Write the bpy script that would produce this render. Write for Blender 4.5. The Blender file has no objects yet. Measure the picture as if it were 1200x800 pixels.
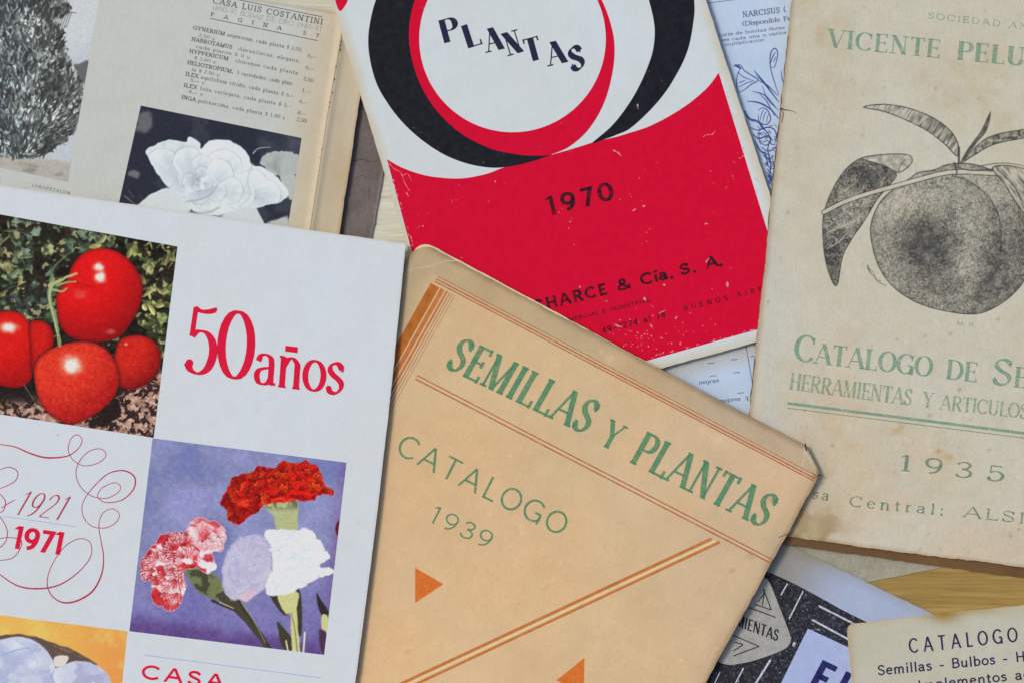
import bpy, math, random
import numpy as np
from mathutils import Vector

# ------------------------------------------------------------------ camera, light, exposure
SC = bpy.context.scene
COL = SC.collection
S = 0.0004            # metres per photograph pixel on the table
H = 0.90              # camera height above the table
cam_d = bpy.data.cameras.new("camera"); cam = bpy.data.objects.new("camera", cam_d); COL.objects.link(cam)
cam.location = (0, 0, H); cam.rotation_euler = (0, 0, 0)
cam_d.sensor_width = 36; cam_d.lens = 36 * H / (1200 * S)
cam_d.clip_start = 0.01; cam_d.clip_end = 50
SC.camera = cam
w = bpy.data.worlds.new("World"); SC.world = w; w.use_nodes = True
nt = w.node_tree; bg = nt.nodes["Background"]
sky = nt.nodes.new("ShaderNodeTexSky"); sky.sky_type = 'NISHITA'; sky.sun_disc = False
SUN_EL, SUN_AZ = math.radians(46), math.radians(-66)      # azimuth clockwise from +Y (top of the picture)
sky.sun_elevation = SUN_EL; sky.sun_rotation = SUN_AZ; sky.dust_density = 4.0; sky.air_density = 1.0; sky.ozone_density = 1.0
nt.links.new(sky.outputs[0], bg.inputs[0]); bg.inputs[1].default_value = 0.10
sd = bpy.data.lights.new("sun", 'SUN'); sd.energy = 1.35; sd.angle = math.radians(14); sd.color = (1.0, 0.93, 0.83)
sun = bpy.data.objects.new("sun", sd); COL.objects.link(sun)
dirv = Vector((math.sin(SUN_AZ) * math.cos(SUN_EL), math.cos(SUN_AZ) * math.cos(SUN_EL), math.sin(SUN_EL)))
sun.rotation_euler = dirv.to_track_quat('Z', 'Y').to_euler(); sun.location = (-0.5, 0.6, 1.0)
SC.view_settings.view_transform = 'Standard'; SC.view_settings.look = 'None'
SC.view_settings.gamma = 1.0; SC.view_settings.exposure = 0.1
KILL = np.array([0.768, 0.742, 0.747])   # light reaching a level sheet: turns a seen tone into a base colour

# ------------------------------------------------------------------ colour and noise helpers
def lin(c):
    c = np.asarray(c, float) / 255.0
    return np.where(c <= 0.04045, c / 12.92, ((c + 0.055) / 1.055) ** 2.4)
def alb(c):
    return np.clip(lin(c) / KILL, 0.004, 0.93)
def C(r, g, b):
    return tuple(float(v) for v in alb((r, g, b))) + (1.0,)

_lat = {}
def vnoise(x, y, seed=0):
    if seed not in _lat: _lat[seed] = np.random.RandomState(seed * 7 + 3).rand(128, 128)
    L = _lat[seed]
    xi = np.floor(x).astype(int); yi = np.floor(y).astype(int); fx = x - xi; fy = y - yi
    fx = fx * fx * (3 - 2 * fx); fy = fy * fy * (3 - 2 * fy)
    a = L[yi % 128, xi % 128]; b = L[yi % 128, (xi + 1) % 128]; c = L[(yi + 1) % 128, xi % 128]; d = L[(yi + 1) % 128, (xi + 1) % 128]
    return (a * (1 - fx) + b * fx) * (1 - fy) + (c * (1 - fx) + d * fx) * fy
def fbm(x, y, scale, octv=4, seed=0):
    s = 0; amp = 0.5; n = 0; f = 1.0 / scale
    for o in range(octv):
        s = s + amp * vnoise(x * f + 17.3 * o, y * f + 5.1 * o, seed + o); n += amp; amp *= 0.5; f *= 2.03
    return s / n
def sm(a, b, x):
    t = np.clip((x - a) / (b - a), 0, 1); return t * t * (3 - 2 * t)
def cat(pts, n=8, closed=False):
    P = [np.array(p, float) for p in pts]; out = []; m = len(P)
    for i in range(m if closed else m - 1):
        p0 = P[(i - 1) % m] if (closed or i > 0) else 2 * P[0] - P[1]
        p1 = P[i]; p2 = P[(i + 1) % m]
        p3 = P[(i + 2) % m] if (closed or i + 2 < m) else 2 * P[-1] - P[-2]
        for k in range(n):
            t = k / n
            out.append(0.5 * ((2 * p1) + (p2 - p0) * t + (2 * p0 - 5 * p1 + 4 * p2 - p3) * t * t + (3 * p1 - p0 - 3 * p2 + p3) * t ** 3))
    if not closed: out.append(P[-1])
    return np.array(out)
def z2p(pts, ox, oy, s):          # measured in an enlarged crop -> photograph pixels
    return [(ox + x / s, oy + y / s) for x, y in pts]

# ------------------------------------------------------------------ things lying on the table
def plane3(p, q, r):
    A = np.array([[1, a[0], a[1]] for a in (p, q, r)], float); b = np.array([a[2] for a in (p, q, r)], float) * 1e-3
    k = np.linalg.solve(A, b)
    return lambda x, y: k[0] + k[1] * x + k[2] * y

def tag(o, label=None, cat_=None, group=None, kind=None):
    if label: o["label"] = label
    if cat_: o["category"] = cat_
    if group: o["group"] = group
    if kind: o["kind"] = kind

class Item:
    """A booklet or sheet: an Empty at its base and the surface that its parts follow."""
    def __init__(s, name, label, cat_, ref, ang, plane, thick, seed, amp=0.15, relief=None, group=None):
        s.e = bpy.data.objects.new(name, None); COL.objects.link(s.e); s.e.empty_display_size = 0.02
        s.plane = plane; s.thick = thick * 1e-3; s.seed = seed; s.amp = amp * 1e-3; s.rel = relief
        s.ang = math.radians(ang)
        z = float(plane(*ref)); f = 1 - z / H
        s.o = np.array([(ref[0] - 600) * S * f, (400 - ref[1]) * S * f, z])
        s.e.location = s.o; s.e.rotation_euler = (0, 0, s.ang); tag(s.e, label, cat_, group)
    def P(s, px, py, dz=0.0, base=False):
        px = np.asarray(px, float); py = np.asarray(py, float)
        r = s.amp * (fbm(px, py, 170, 2, s.seed) - 0.5) * 2
        if s.rel is not None: r = r + s.rel(px, py) * 1e-3
        z = s.plane(px, py) + (r * 0.4 if base else s.thick + r) + dz
        f = 1 - z / H
        X = (px - 600) * S * f - s.o[0]; Y = (400 - py) * S * f - s.o[1]
        c, n = math.cos(s.ang), math.sin(s.ang)
        return np.stack([X * c + Y * n, -X * n + Y * c, z - s.o[2]], -1)

def mesh_obj(name, V, F, mat, parent=None, smooth=True, attrs=None):
    me = bpy.data.meshes.new(name); V = np.asarray(V, np.float32); F = np.asarray(F, np.int32)
    me.vertices.add(len(V)); me.vertices.foreach_set("co", V.ravel())
    n, k = F.shape
    me.loops.add(n * k); me.loops.foreach_set("vertex_index", F.ravel())
    me.polygons.add(n); me.polygons.foreach_set("loop_start", np.arange(0, n * k, k, dtype=np.int32))
    try: me.polygons.foreach_set("loop_total", np.full(n, k, np.int32))
    except Exception: pass
    me.update(calc_edges=True)
    me.polygons.foreach_set("use_smooth", np.full(n, smooth))
    for an, (ty, arr) in (attrs or {}).items():
        a = me.attributes.new(an, ty, 'POINT')
        a.data.foreach_set("value" if ty == 'FLOAT' else "color", np.asarray(arr, np.float32).ravel())
    me.materials.append(mat)
    o = bpy.data.objects.new(name, me); COL.objects.link(o)
    if parent is not None: o.parent = parent
    return o

def quads(nr, nc, off=0, flip=False):
    i = np.arange(nr * nc).reshape(nr, nc) + off
    q = np.stack([i[1:, :-1], i[1:, 1:], i[:-1, 1:], i[:-1, :-1]], -1).reshape(-1, 4)
    return q[:, ::-1] if flip else q

def axis(L, step):
    e = [0, 0.8, 2, 3.5, 6]
    n = max(2, int((L - 12) / step)); mid = np.linspace(6, L - 6, n + 1)
    return np.concatenate([e[:-1], mid, [L - v for v in e[:-1]][::-1]])

def sheet_xy(cor, step, radii=(3, 3, 3, 3), bows=(0, 0, 0, 0), rough=0.5, seed=1):
    """cor = TL, TR, BR, BL in photograph pixels."""
    c = [np.array(p, float) for p in cor]
    Lu = 0.5 * (np.linalg.norm(c[1] - c[0]) + np.linalg.norm(c[2] - c[3])); Lv = 0.5 * (np.linalg.norm(c[3] - c[0]) + np.linalg.norm(c[2] - c[1]))
    a = axis(Lu, step); b = axis(Lv, step); A, B = np.meshgrid(a, b)
    for (sa, sb), r in zip(((0, 0), (1, 0), (1, 1), (0, 1)), radii):
        da = A if sa == 0 else Lu - A; db = B if sb == 0 else Lv - B
        if isinstance(r, tuple):                 # cut (dog-eared) corner
            q = da / r[0] + db / r[1]; m = q < 1; k = (1 - q) / 2
            da2 = da + k * r[0]; db2 = db + k * r[1]
            A = np.where(m, da2 if sa == 0 else Lu - da2, A); B = np.where(m, db2 if sb == 0 else Lv - db2, B)
            continue
        m = (da < r) & (db < r); ex = r - da; ey = r - db; d = np.sqrt(ex ** 2 + ey ** 2) + 1e-9
        k = np.where(m & (d > r), r / d, 1.0)
        da2 = r - ex * k; db2 = r - ey * k
        A = np.where(m, da2 if sa == 0 else Lu - da2, A); B = np.where(m, db2 if sb == 0 else Lv - db2, B)
    U = A / Lu; V = B / Lv
    X = (1 - V) * ((1 - U) * c[0][0] + U * c[1][0]) + V * ((1 - U) * c[3][0] + U * c[2][0])
    Y = (1 - V) * ((1 - U) * c[0][1] + U * c[1][1]) + V * ((1 - U) * c[3][1] + U * c[2][1])
    nu = (c[1] - c[0]) / Lu; nv = (c[3] - c[0]) / Lv
    bt, br, bb, bl = bows
    X = X + nu[0] * (br * U + bl * (1 - U)) * 4 * V * (1 - V) + nv[0] * (bt * (1 - V) + bb * V) * 4 * U * (1 - U)
    Y = Y + nu[1] * (br * U + bl * (1 - U)) * 4 * V * (1 - V) + nv[1] * (bt * (1 - V) + bb * V) * 4 * U * (1 - U)
    ed = np.minimum(np.minimum(A, Lu - A), np.minimum(B, Lv - B))
    fade = np.clip(1 - ed / 6, 0, 1)
    X = X + fade * rough * ((fbm(X, Y, 9, 3, seed) - 0.5) * 2.2 + (fbm(X, Y, 60, 2, seed + 5) - 0.5) * 2)
    Y = Y + fade * rough * ((fbm(X, Y, 9, 3, seed + 9) - 0.5) * 2.2 + (fbm(X, Y, 60, 2, seed + 14) - 0.5) * 2)
    return X, Y, ed

def paper_sheet(it, name, cor, mat, step=4, radii=(3, 3, 3, 3), bows=(0, 0, 0, 0), rough=0.5, tint=None, dz=0.0, th=0.25, base=False, seed=None, smooth=True):
    X, Y, ed = sheet_xy(cor, step, radii, bows, rough, seed or it.seed)
    nr, nc = X.shape
    top = it.P(X, Y, dz * 1e-3, base).reshape(-1, 3); bot = it.P(X, Y, (dz - th) * 1e-3, base).reshape(-1, 3)
    V = np.concatenate([top, bot]); n = nr * nc
    i = np.arange(n).reshape(nr, nc)
    ring = np.concatenate([i[0, :-1], i[:-1, -1], i[-1, :0:-1], i[:0:-1, 0]])
    nx = np.roll(ring, -1)
    F = np.concatenate([quads(nr, nc), quads(nr, nc, n, True), np.stack([ring, nx, nx + n, ring + n], -1)])
    T = np.ones((n, 4))
    if tint is not None: T[:, :3] = tint(X.ravel(), Y.ravel())
    o = mesh_obj(name, V, F, mat, it.e, smooth=smooth,
                 attrs={"edge": ('FLOAT', np.tile(ed.ravel(), 2)), "tint": ('FLOAT_COLOR', np.concatenate([T, T]))})
    if smooth:
        try: o.data.set_sharp_from_angle(angle=math.radians(40))
        except Exception: pass
    return o

def page_block(it, cor, mat, layers=8, inset=1.2, seed=3, top=-0.3, bows=(0, 0, 0, 0), radii=(3, 3, 3, 3)):
    c = [np.array(p, float) for p in cor]; cen = sum(c) / 4
    c2 = [p + (cen - p) / np.linalg.norm(cen - p) * inset * 1.3 for p in c]
    X, Y, ed = sheet_xy(c2, 10, radii, bows, 0.3, seed)
    nr, nc = X.shape; i = np.arange(nr * nc).reshape(nr, nc)
    ring = np.concatenate([i[0, :-1], i[:-1, -1], i[-1, :0:-1], i[:0:-1, 0]])
    x = X.ravel()[ring]; y = Y.ravel()[ring]; m = len(ring)
    rs = np.random.RandomState(seed); V = []; F = []
    z0 = 0.3e-3; z1 = it.thick + top * 1e-3; k = 0
    for l in range(layers):
        ins = rs.rand() * 1.4 - 0.2
        dx = x + (cen[0] - x) / 300 * ins; dy = y + (cen[1] - y) / 300 * ins
        for zz in (z1 - (z1 - z0) * l / layers, z1 - (z1 - z0) * (l + 0.86) / layers):
            V.append(it.P(dx, dy, zz - it.thick)); k += 1
    for l in range(k - 1):
        a = np.arange(m) + l * m; b = np.roll(np.arange(m), -1) + l * m
        F.append(np.stack([a, b, b + m, a + m], -1))
    return mesh_obj("page_block", np.concatenate(V), np.concatenate(F), mat, it.e, smooth=False)

# ------------------------------------------------------------------ materials
def new_mat(name):
    m = bpy.data.materials.new(name); m.use_nodes = True
    n = m.node_tree.nodes; l = m.node_tree.links
    return m, n, l, n["Principled BSDF"]
def nd(n, t, **k):
    x = n.new(t)
    for a, b in k.items(): setattr(x, a, b)
    return x
def noise(n, l, vec, scale, detail=4, rough=0.6, dist=0.0):
    x = nd(n, "ShaderNodeTexNoise"); x.inputs["Scale"].default_value = scale; x.inputs["Detail"].default_value = detail
    x.inputs["Roughness"].default_value = rough; x.inputs["Distortion"].default_value = dist; l.new(vec, x.inputs["Vector"]); return x.outputs["Fac"]
def ramp(n, l, fac, stops):
    x = nd(n, "ShaderNodeValToRGB"); cr = x.color_ramp
    while len(cr.elements) < len(stops): cr.elements.new(0.5)
    for e, (p, c) in zip(cr.elements, stops):
        e.position = p; e.color = c if not isinstance(c, (int, float)) else (c, c, c, 1)
    l.new(fac, x.inputs[0]); return x.outputs[0]
def mix(n, l, fac, a, b, mode='MIX'):
    x = nd(n, "ShaderNodeMix"); x.data_type = 'RGBA'; x.blend_type = mode
    for v, i in ((fac, 0), (a, 6), (b, 7)):
        if hasattr(v, "is_linked") or hasattr(v, "links"): l.new(v, x.inputs[i])
        else: x.inputs[i].default_value = v
    return x.outputs[2]
def bump(n, l, h, strength, dist=0.0002):
    x = nd(n, "ShaderNodeBump"); x.inputs["Strength"].default_value = strength; x.inputs["Distance"].default_value = dist
    l.new(h, x.inputs["Height"]); return x.outputs[0]

def paper(name, base, mottle=None, mott=0.5, fox=None, foxamt=0.0, edge=None, edgew=14, edgeamt=0.6, rough=0.65, fibre=0.08, spec=0.12, off=0.0, creases=0.0, rub=0.0):
    m, n, l, p = new_mat(name)
    tc = nd(n, "ShaderNodeTexCoord"); mp = nd(n, "ShaderNodeMapping"); mp.inputs["Location"].default_value = (off, off * 0.7, 0)
    l.new(tc.outputs["Object"], mp.inputs[0]); v = mp.outputs[0]
    col = C(*base)
    if mottle:
        f = ramp(n, l, noise(n, l, v, 22, 6, 0.62, 0.6), [(0.36, 0.0), (0.66, mott)])
        col = mix(n, l, f, col, C(*mottle))
    f2 = ramp(n, l, noise(n, l, v, 900, 5, 0.75), [(0.25, (1 - fibre,) * 3 + (1,)), (0.75, (1 + fibre * 0.4,) * 3 + (1,))])
    col = mix(n, l, 1.0, col, f2, 'MULTIPLY')
    f3 = ramp(n, l, noise(n, l, v, 120, 5, 0.7), [(0.3, (1 - fibre * 0.8,) * 3 + (1,)), (0.7, (1.0,) * 3 + (1,))])
    col = mix(n, l, 1.0, col, f3, 'MULTIPLY')
    fv = nd(n, "ShaderNodeMapping"); fv.inputs["Scale"].default_value = (1, .18, 1); fv.inputs["Rotation"].default_value = (0, 0, .5); l.new(v, fv.inputs[0])
    f4 = ramp(n, l, noise(n, l, fv.outputs[0], 1600, 3, 0.6, 1.5), [(0.30, (1 - fibre * 1.1,) * 3 + (1,)), (0.42, (1.0,) * 3 + (1,)), (0.70, (1 + fibre * .5,) * 3 + (1,))])
    col = mix(n, l, 1.0, col, f4, 'MULTIPLY')
    if rub:
        ra = ramp(n, l, noise(n, l, v, 330, 5, 0.75, 0.5), [(0.58, 0.0), (0.70, rub)]); rb = ramp(n, l, noise(n, l, v, 30, 3, 0.6), [(0.48, 0.0), (0.66, 1.0)])
        rm = nd(n, "ShaderNodeMath", operation='MULTIPLY'); l.new(ra, rm.inputs[0]); l.new(rb, rm.inputs[1])
        col = mix(n, l, rm.outputs[0], col, C(*[min(235, q * 1.13) for q in base]))
    if fox:
        a = ramp(n, l, noise(n, l, v, 160, 3, 0.5, 0.4), [(0.64, 0.0), (0.74, foxamt)])
        b = ramp(n, l, noise(n, l, v, 24, 3, 0.6), [(0.45, 0.0), (0.65, 1.0)])
        fm = nd(n, "ShaderNodeMath", operation='MULTIPLY'); l.new(a, fm.inputs[0]); l.new(b, fm.inputs[1])
        col = mix(n, l, fm.outputs[0], col, C(*fox))
    if edge:
        at = nd(n, "ShaderNodeAttribute"); at.attribute_name = "edge"
        ns = noise(n, l, v, 90, 5, 0.65)
        ma = nd(n, "ShaderNodeMath", operation='MULTIPLY_ADD'); l.new(ns, ma.inputs[0]); ma.inputs[1].default_value = -edgew * 1.6
        l.new(at.outputs["Fac"], ma.inputs[2])
        mr = nd(n, "ShaderNodeMapRange"); mr.inputs[1].default_value = -edgew * 1.1; mr.inputs[2].default_value = edgew * 0.5
        mr.inputs[3].default_value = edgeamt; mr.inputs[4].default_value = 0.0; l.new(ma.outputs[0], mr.inputs[0])
        col = mix(n, l, mr.outputs[0], col, C(*edge))
    at = nd(n, "ShaderNodeAttribute"); at.attribute_name = "tint"
    col = mix(n, l, 1.0, col, at.outputs["Color"], 'MULTIPLY')
    l.new(col, p.inputs["Base Color"]); p.inputs["Roughness"].default_value = rough; p.inputs["Specular IOR Level"].default_value = spec
    h = noise(n, l, v, 1500, 4, 0.7)
    b1 = bump(n, l, h, 0.35, 0.00006)
    x = nd(n, "ShaderNodeBump"); x.inputs["Strength"].default_value = 0.5 + creases; x.inputs["Distance"].default_value = 0.0005
    l.new(noise(n, l, v, 55, 4, 0.55), x.inputs["Height"]); l.new(b1, x.inputs["Normal"]); l.new(x.outputs[0], p.inputs["Normal"])
    return m

def ink(name, col, wear=0.25, vary=0.15, alpha=1.0, rough=0.6, scale=1400, hole=0.0, spec=0.08, uneven=0.0):
    m, n, l, p = new_mat(name)
    tc = nd(n, "ShaderNodeTexCoord"); v = tc.outputs["Object"]
    c0 = C(*col); hi = tuple(min(1, c * (1 + vary) + vary * 0.03) for c in c0[:3]) + (1,); lo = tuple(c * (1 - vary) for c in c0[:3]) + (1,)
    cc = ramp(n, l, noise(n, l, v, 300, 6, 0.7), [(0.3, lo), (0.7, hi)])
    l.new(cc, p.inputs["Base Color"]); p.inputs["Roughness"].default_value = rough; p.inputs["Specular IOR Level"].default_value = spec
    f = ramp(n, l, noise(n, l, v, scale, 4, 0.7), [(0.25, max(0.0, alpha - wear * 1.6)), (0.55, alpha)])
    if hole > 0:
        g = ramp(n, l, noise(n, l, v, 420, 5, 0.65), [(0.66 - hole * 0.1, 1.0), (0.70 - hole * 0.08, 0.15)])
        g2 = ramp(n, l, noise(n, l, v, 38, 3, 0.5), [(0.48, 0.0), (0.62, 1.0)])
        g = mix(n, l, g2, (1, 1, 1, 1), g)
        fm = nd(n, "ShaderNodeMath", operation='MULTIPLY'); l.new(f, fm.inputs[0]); l.new(g, fm.inputs[1]); f = fm.outputs[0]
    if uneven > 0:
        g = ramp(n, l, noise(n, l, v, 240, 5, 0.65, 0.3), [(0.34, 1 - uneven), (0.58, 1.0)])
        fm = nd(n, "ShaderNodeMath", operation='MULTIPLY'); l.new(f, fm.inputs[0]); l.new(g, fm.inputs[1]); f = fm.outputs[0]
    l.new(f, p.inputs["Alpha"])
    return m

def picture_mat(name, rough=0.5, alpha=False, spec=0.1):
    m, n, l, p = new_mat(name)
    tc = nd(n, "ShaderNodeTexCoord"); v = tc.outputs["Object"]
    at = nd(n, "ShaderNodeAttribute"); at.attribute_name = "tint"
    f2 = ramp(n, l, noise(n, l, v, 1800, 3, 0.7), [(0.25, (0.90,) * 3 + (1,)), (0.75, (1.06,) * 3 + (1,))])
    col = mix(n, l, 1.0, at.outputs["Color"], f2, 'MULTIPLY')
    l.new(col, p.inputs["Base Color"]); p.inputs["Roughness"].default_value = rough; p.inputs["Specular IOR Level"].default_value = spec
    if alpha: l.new(at.outputs["Alpha"], p.inputs["Alpha"])
    return m

# ------------------------------------------------------------------ printing: ribbons, lofts, letters
class Ink:
    def __init__(s): s.V = []; s.F = []; s.n = 0; s.k = 0
    def strip(s, A, B, rows=1):                # loft between two point lists (photograph pixels)
        A = np.asarray(A, float); B = np.asarray(B, float); m = len(A)
        G = np.stack([A + (B - A) * t for t in np.linspace(0, 1, rows + 1)])
        dz = 22e-6 + (s.k % 7) * 6e-6; s.k += 1
        s.V.append(np.concatenate([G.reshape(-1, 2), np.full((G.shape[0] * m, 1), dz)], 1))
        s.F.append(quads(rows + 1, m, s.n)); s.n += G.shape[0] * m
    def ribbon(s, P, W):
        P = np.asarray(P, float); W = np.broadcast_to(np.asarray(W, float), (len(P),))
        T = np.gradient(P, axis=0); T /= np.linalg.norm(T, axis=1)[:, None] + 1e-9
        N = np.stack([-T[:, 1], T[:, 0]], 1)
        s.strip(P + N * W[:, None] / 2, P - N * W[:, None] / 2)
    def line(s, a, b, wd, seg=None):
        n = seg or max(2, int(np.hypot(b[0] - a[0], b[1] - a[1]) / 6) + 1)
        t = np.linspace(0, 1, n)[:, None]; s.ribbon(np.array(a) * (1 - t) + np.array(b) * t, wd)
    def poly(s, pts, rows=3):                  # convex-ish polygon as a fan-like loft
        P = np.asarray(pts, float); h = len(P) // 2
        A = P[:h + 1]; B = P[h:][::-1]; B = np.concatenate([P[:1], P[h + 1:][::-1]]) if len(P) % 2 == 0 else np.concatenate([P[:1], P[h + 1:][::-1]])
        m = max(len(A), len(B)); ia = np.linspace(0, len(A) - 1, m * 3); ib = np.linspace(0, len(B) - 1, m * 3)
        f = lambda Q, i: np.stack([np.interp(i, range(len(Q)), Q[:, 0]), np.interp(i, range(len(Q)), Q[:, 1])], 1)
        s.strip(f(A, ia), f(B, ib), rows)
    def dot(s, c, r, n=14):
        t = np.linspace(0, math.pi, n)
        s.strip(np.stack([c[0] + r * np.cos(t), c[1] - r * np.sin(t)], 1), np.stack([c[0] + r * np.cos(t), c[1] + r * np.sin(t)], 1))
    def build(s, it, name, mat, lift=0.0, label=None):
        V = np.concatenate(s.V); W = it.P(V[:, 0], V[:, 1], V[:, 2] + lift)
        F = np.concatenate(s.F)
        a, b, c = W[F[:, 0]], W[F[:, 1]], W[F[:, 2]]; nz = np.cross(b - a, c - a)[:, 2] + np.cross(c - a, W[F[:, 3]] - a)[:, 2]
        F = np.where((nz < 0)[:, None], F[:, ::-1], F)
        o = mesh_obj(name, W, F, mat, it.e, smooth=False)
        if label: o["label"] = label
        return o

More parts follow.
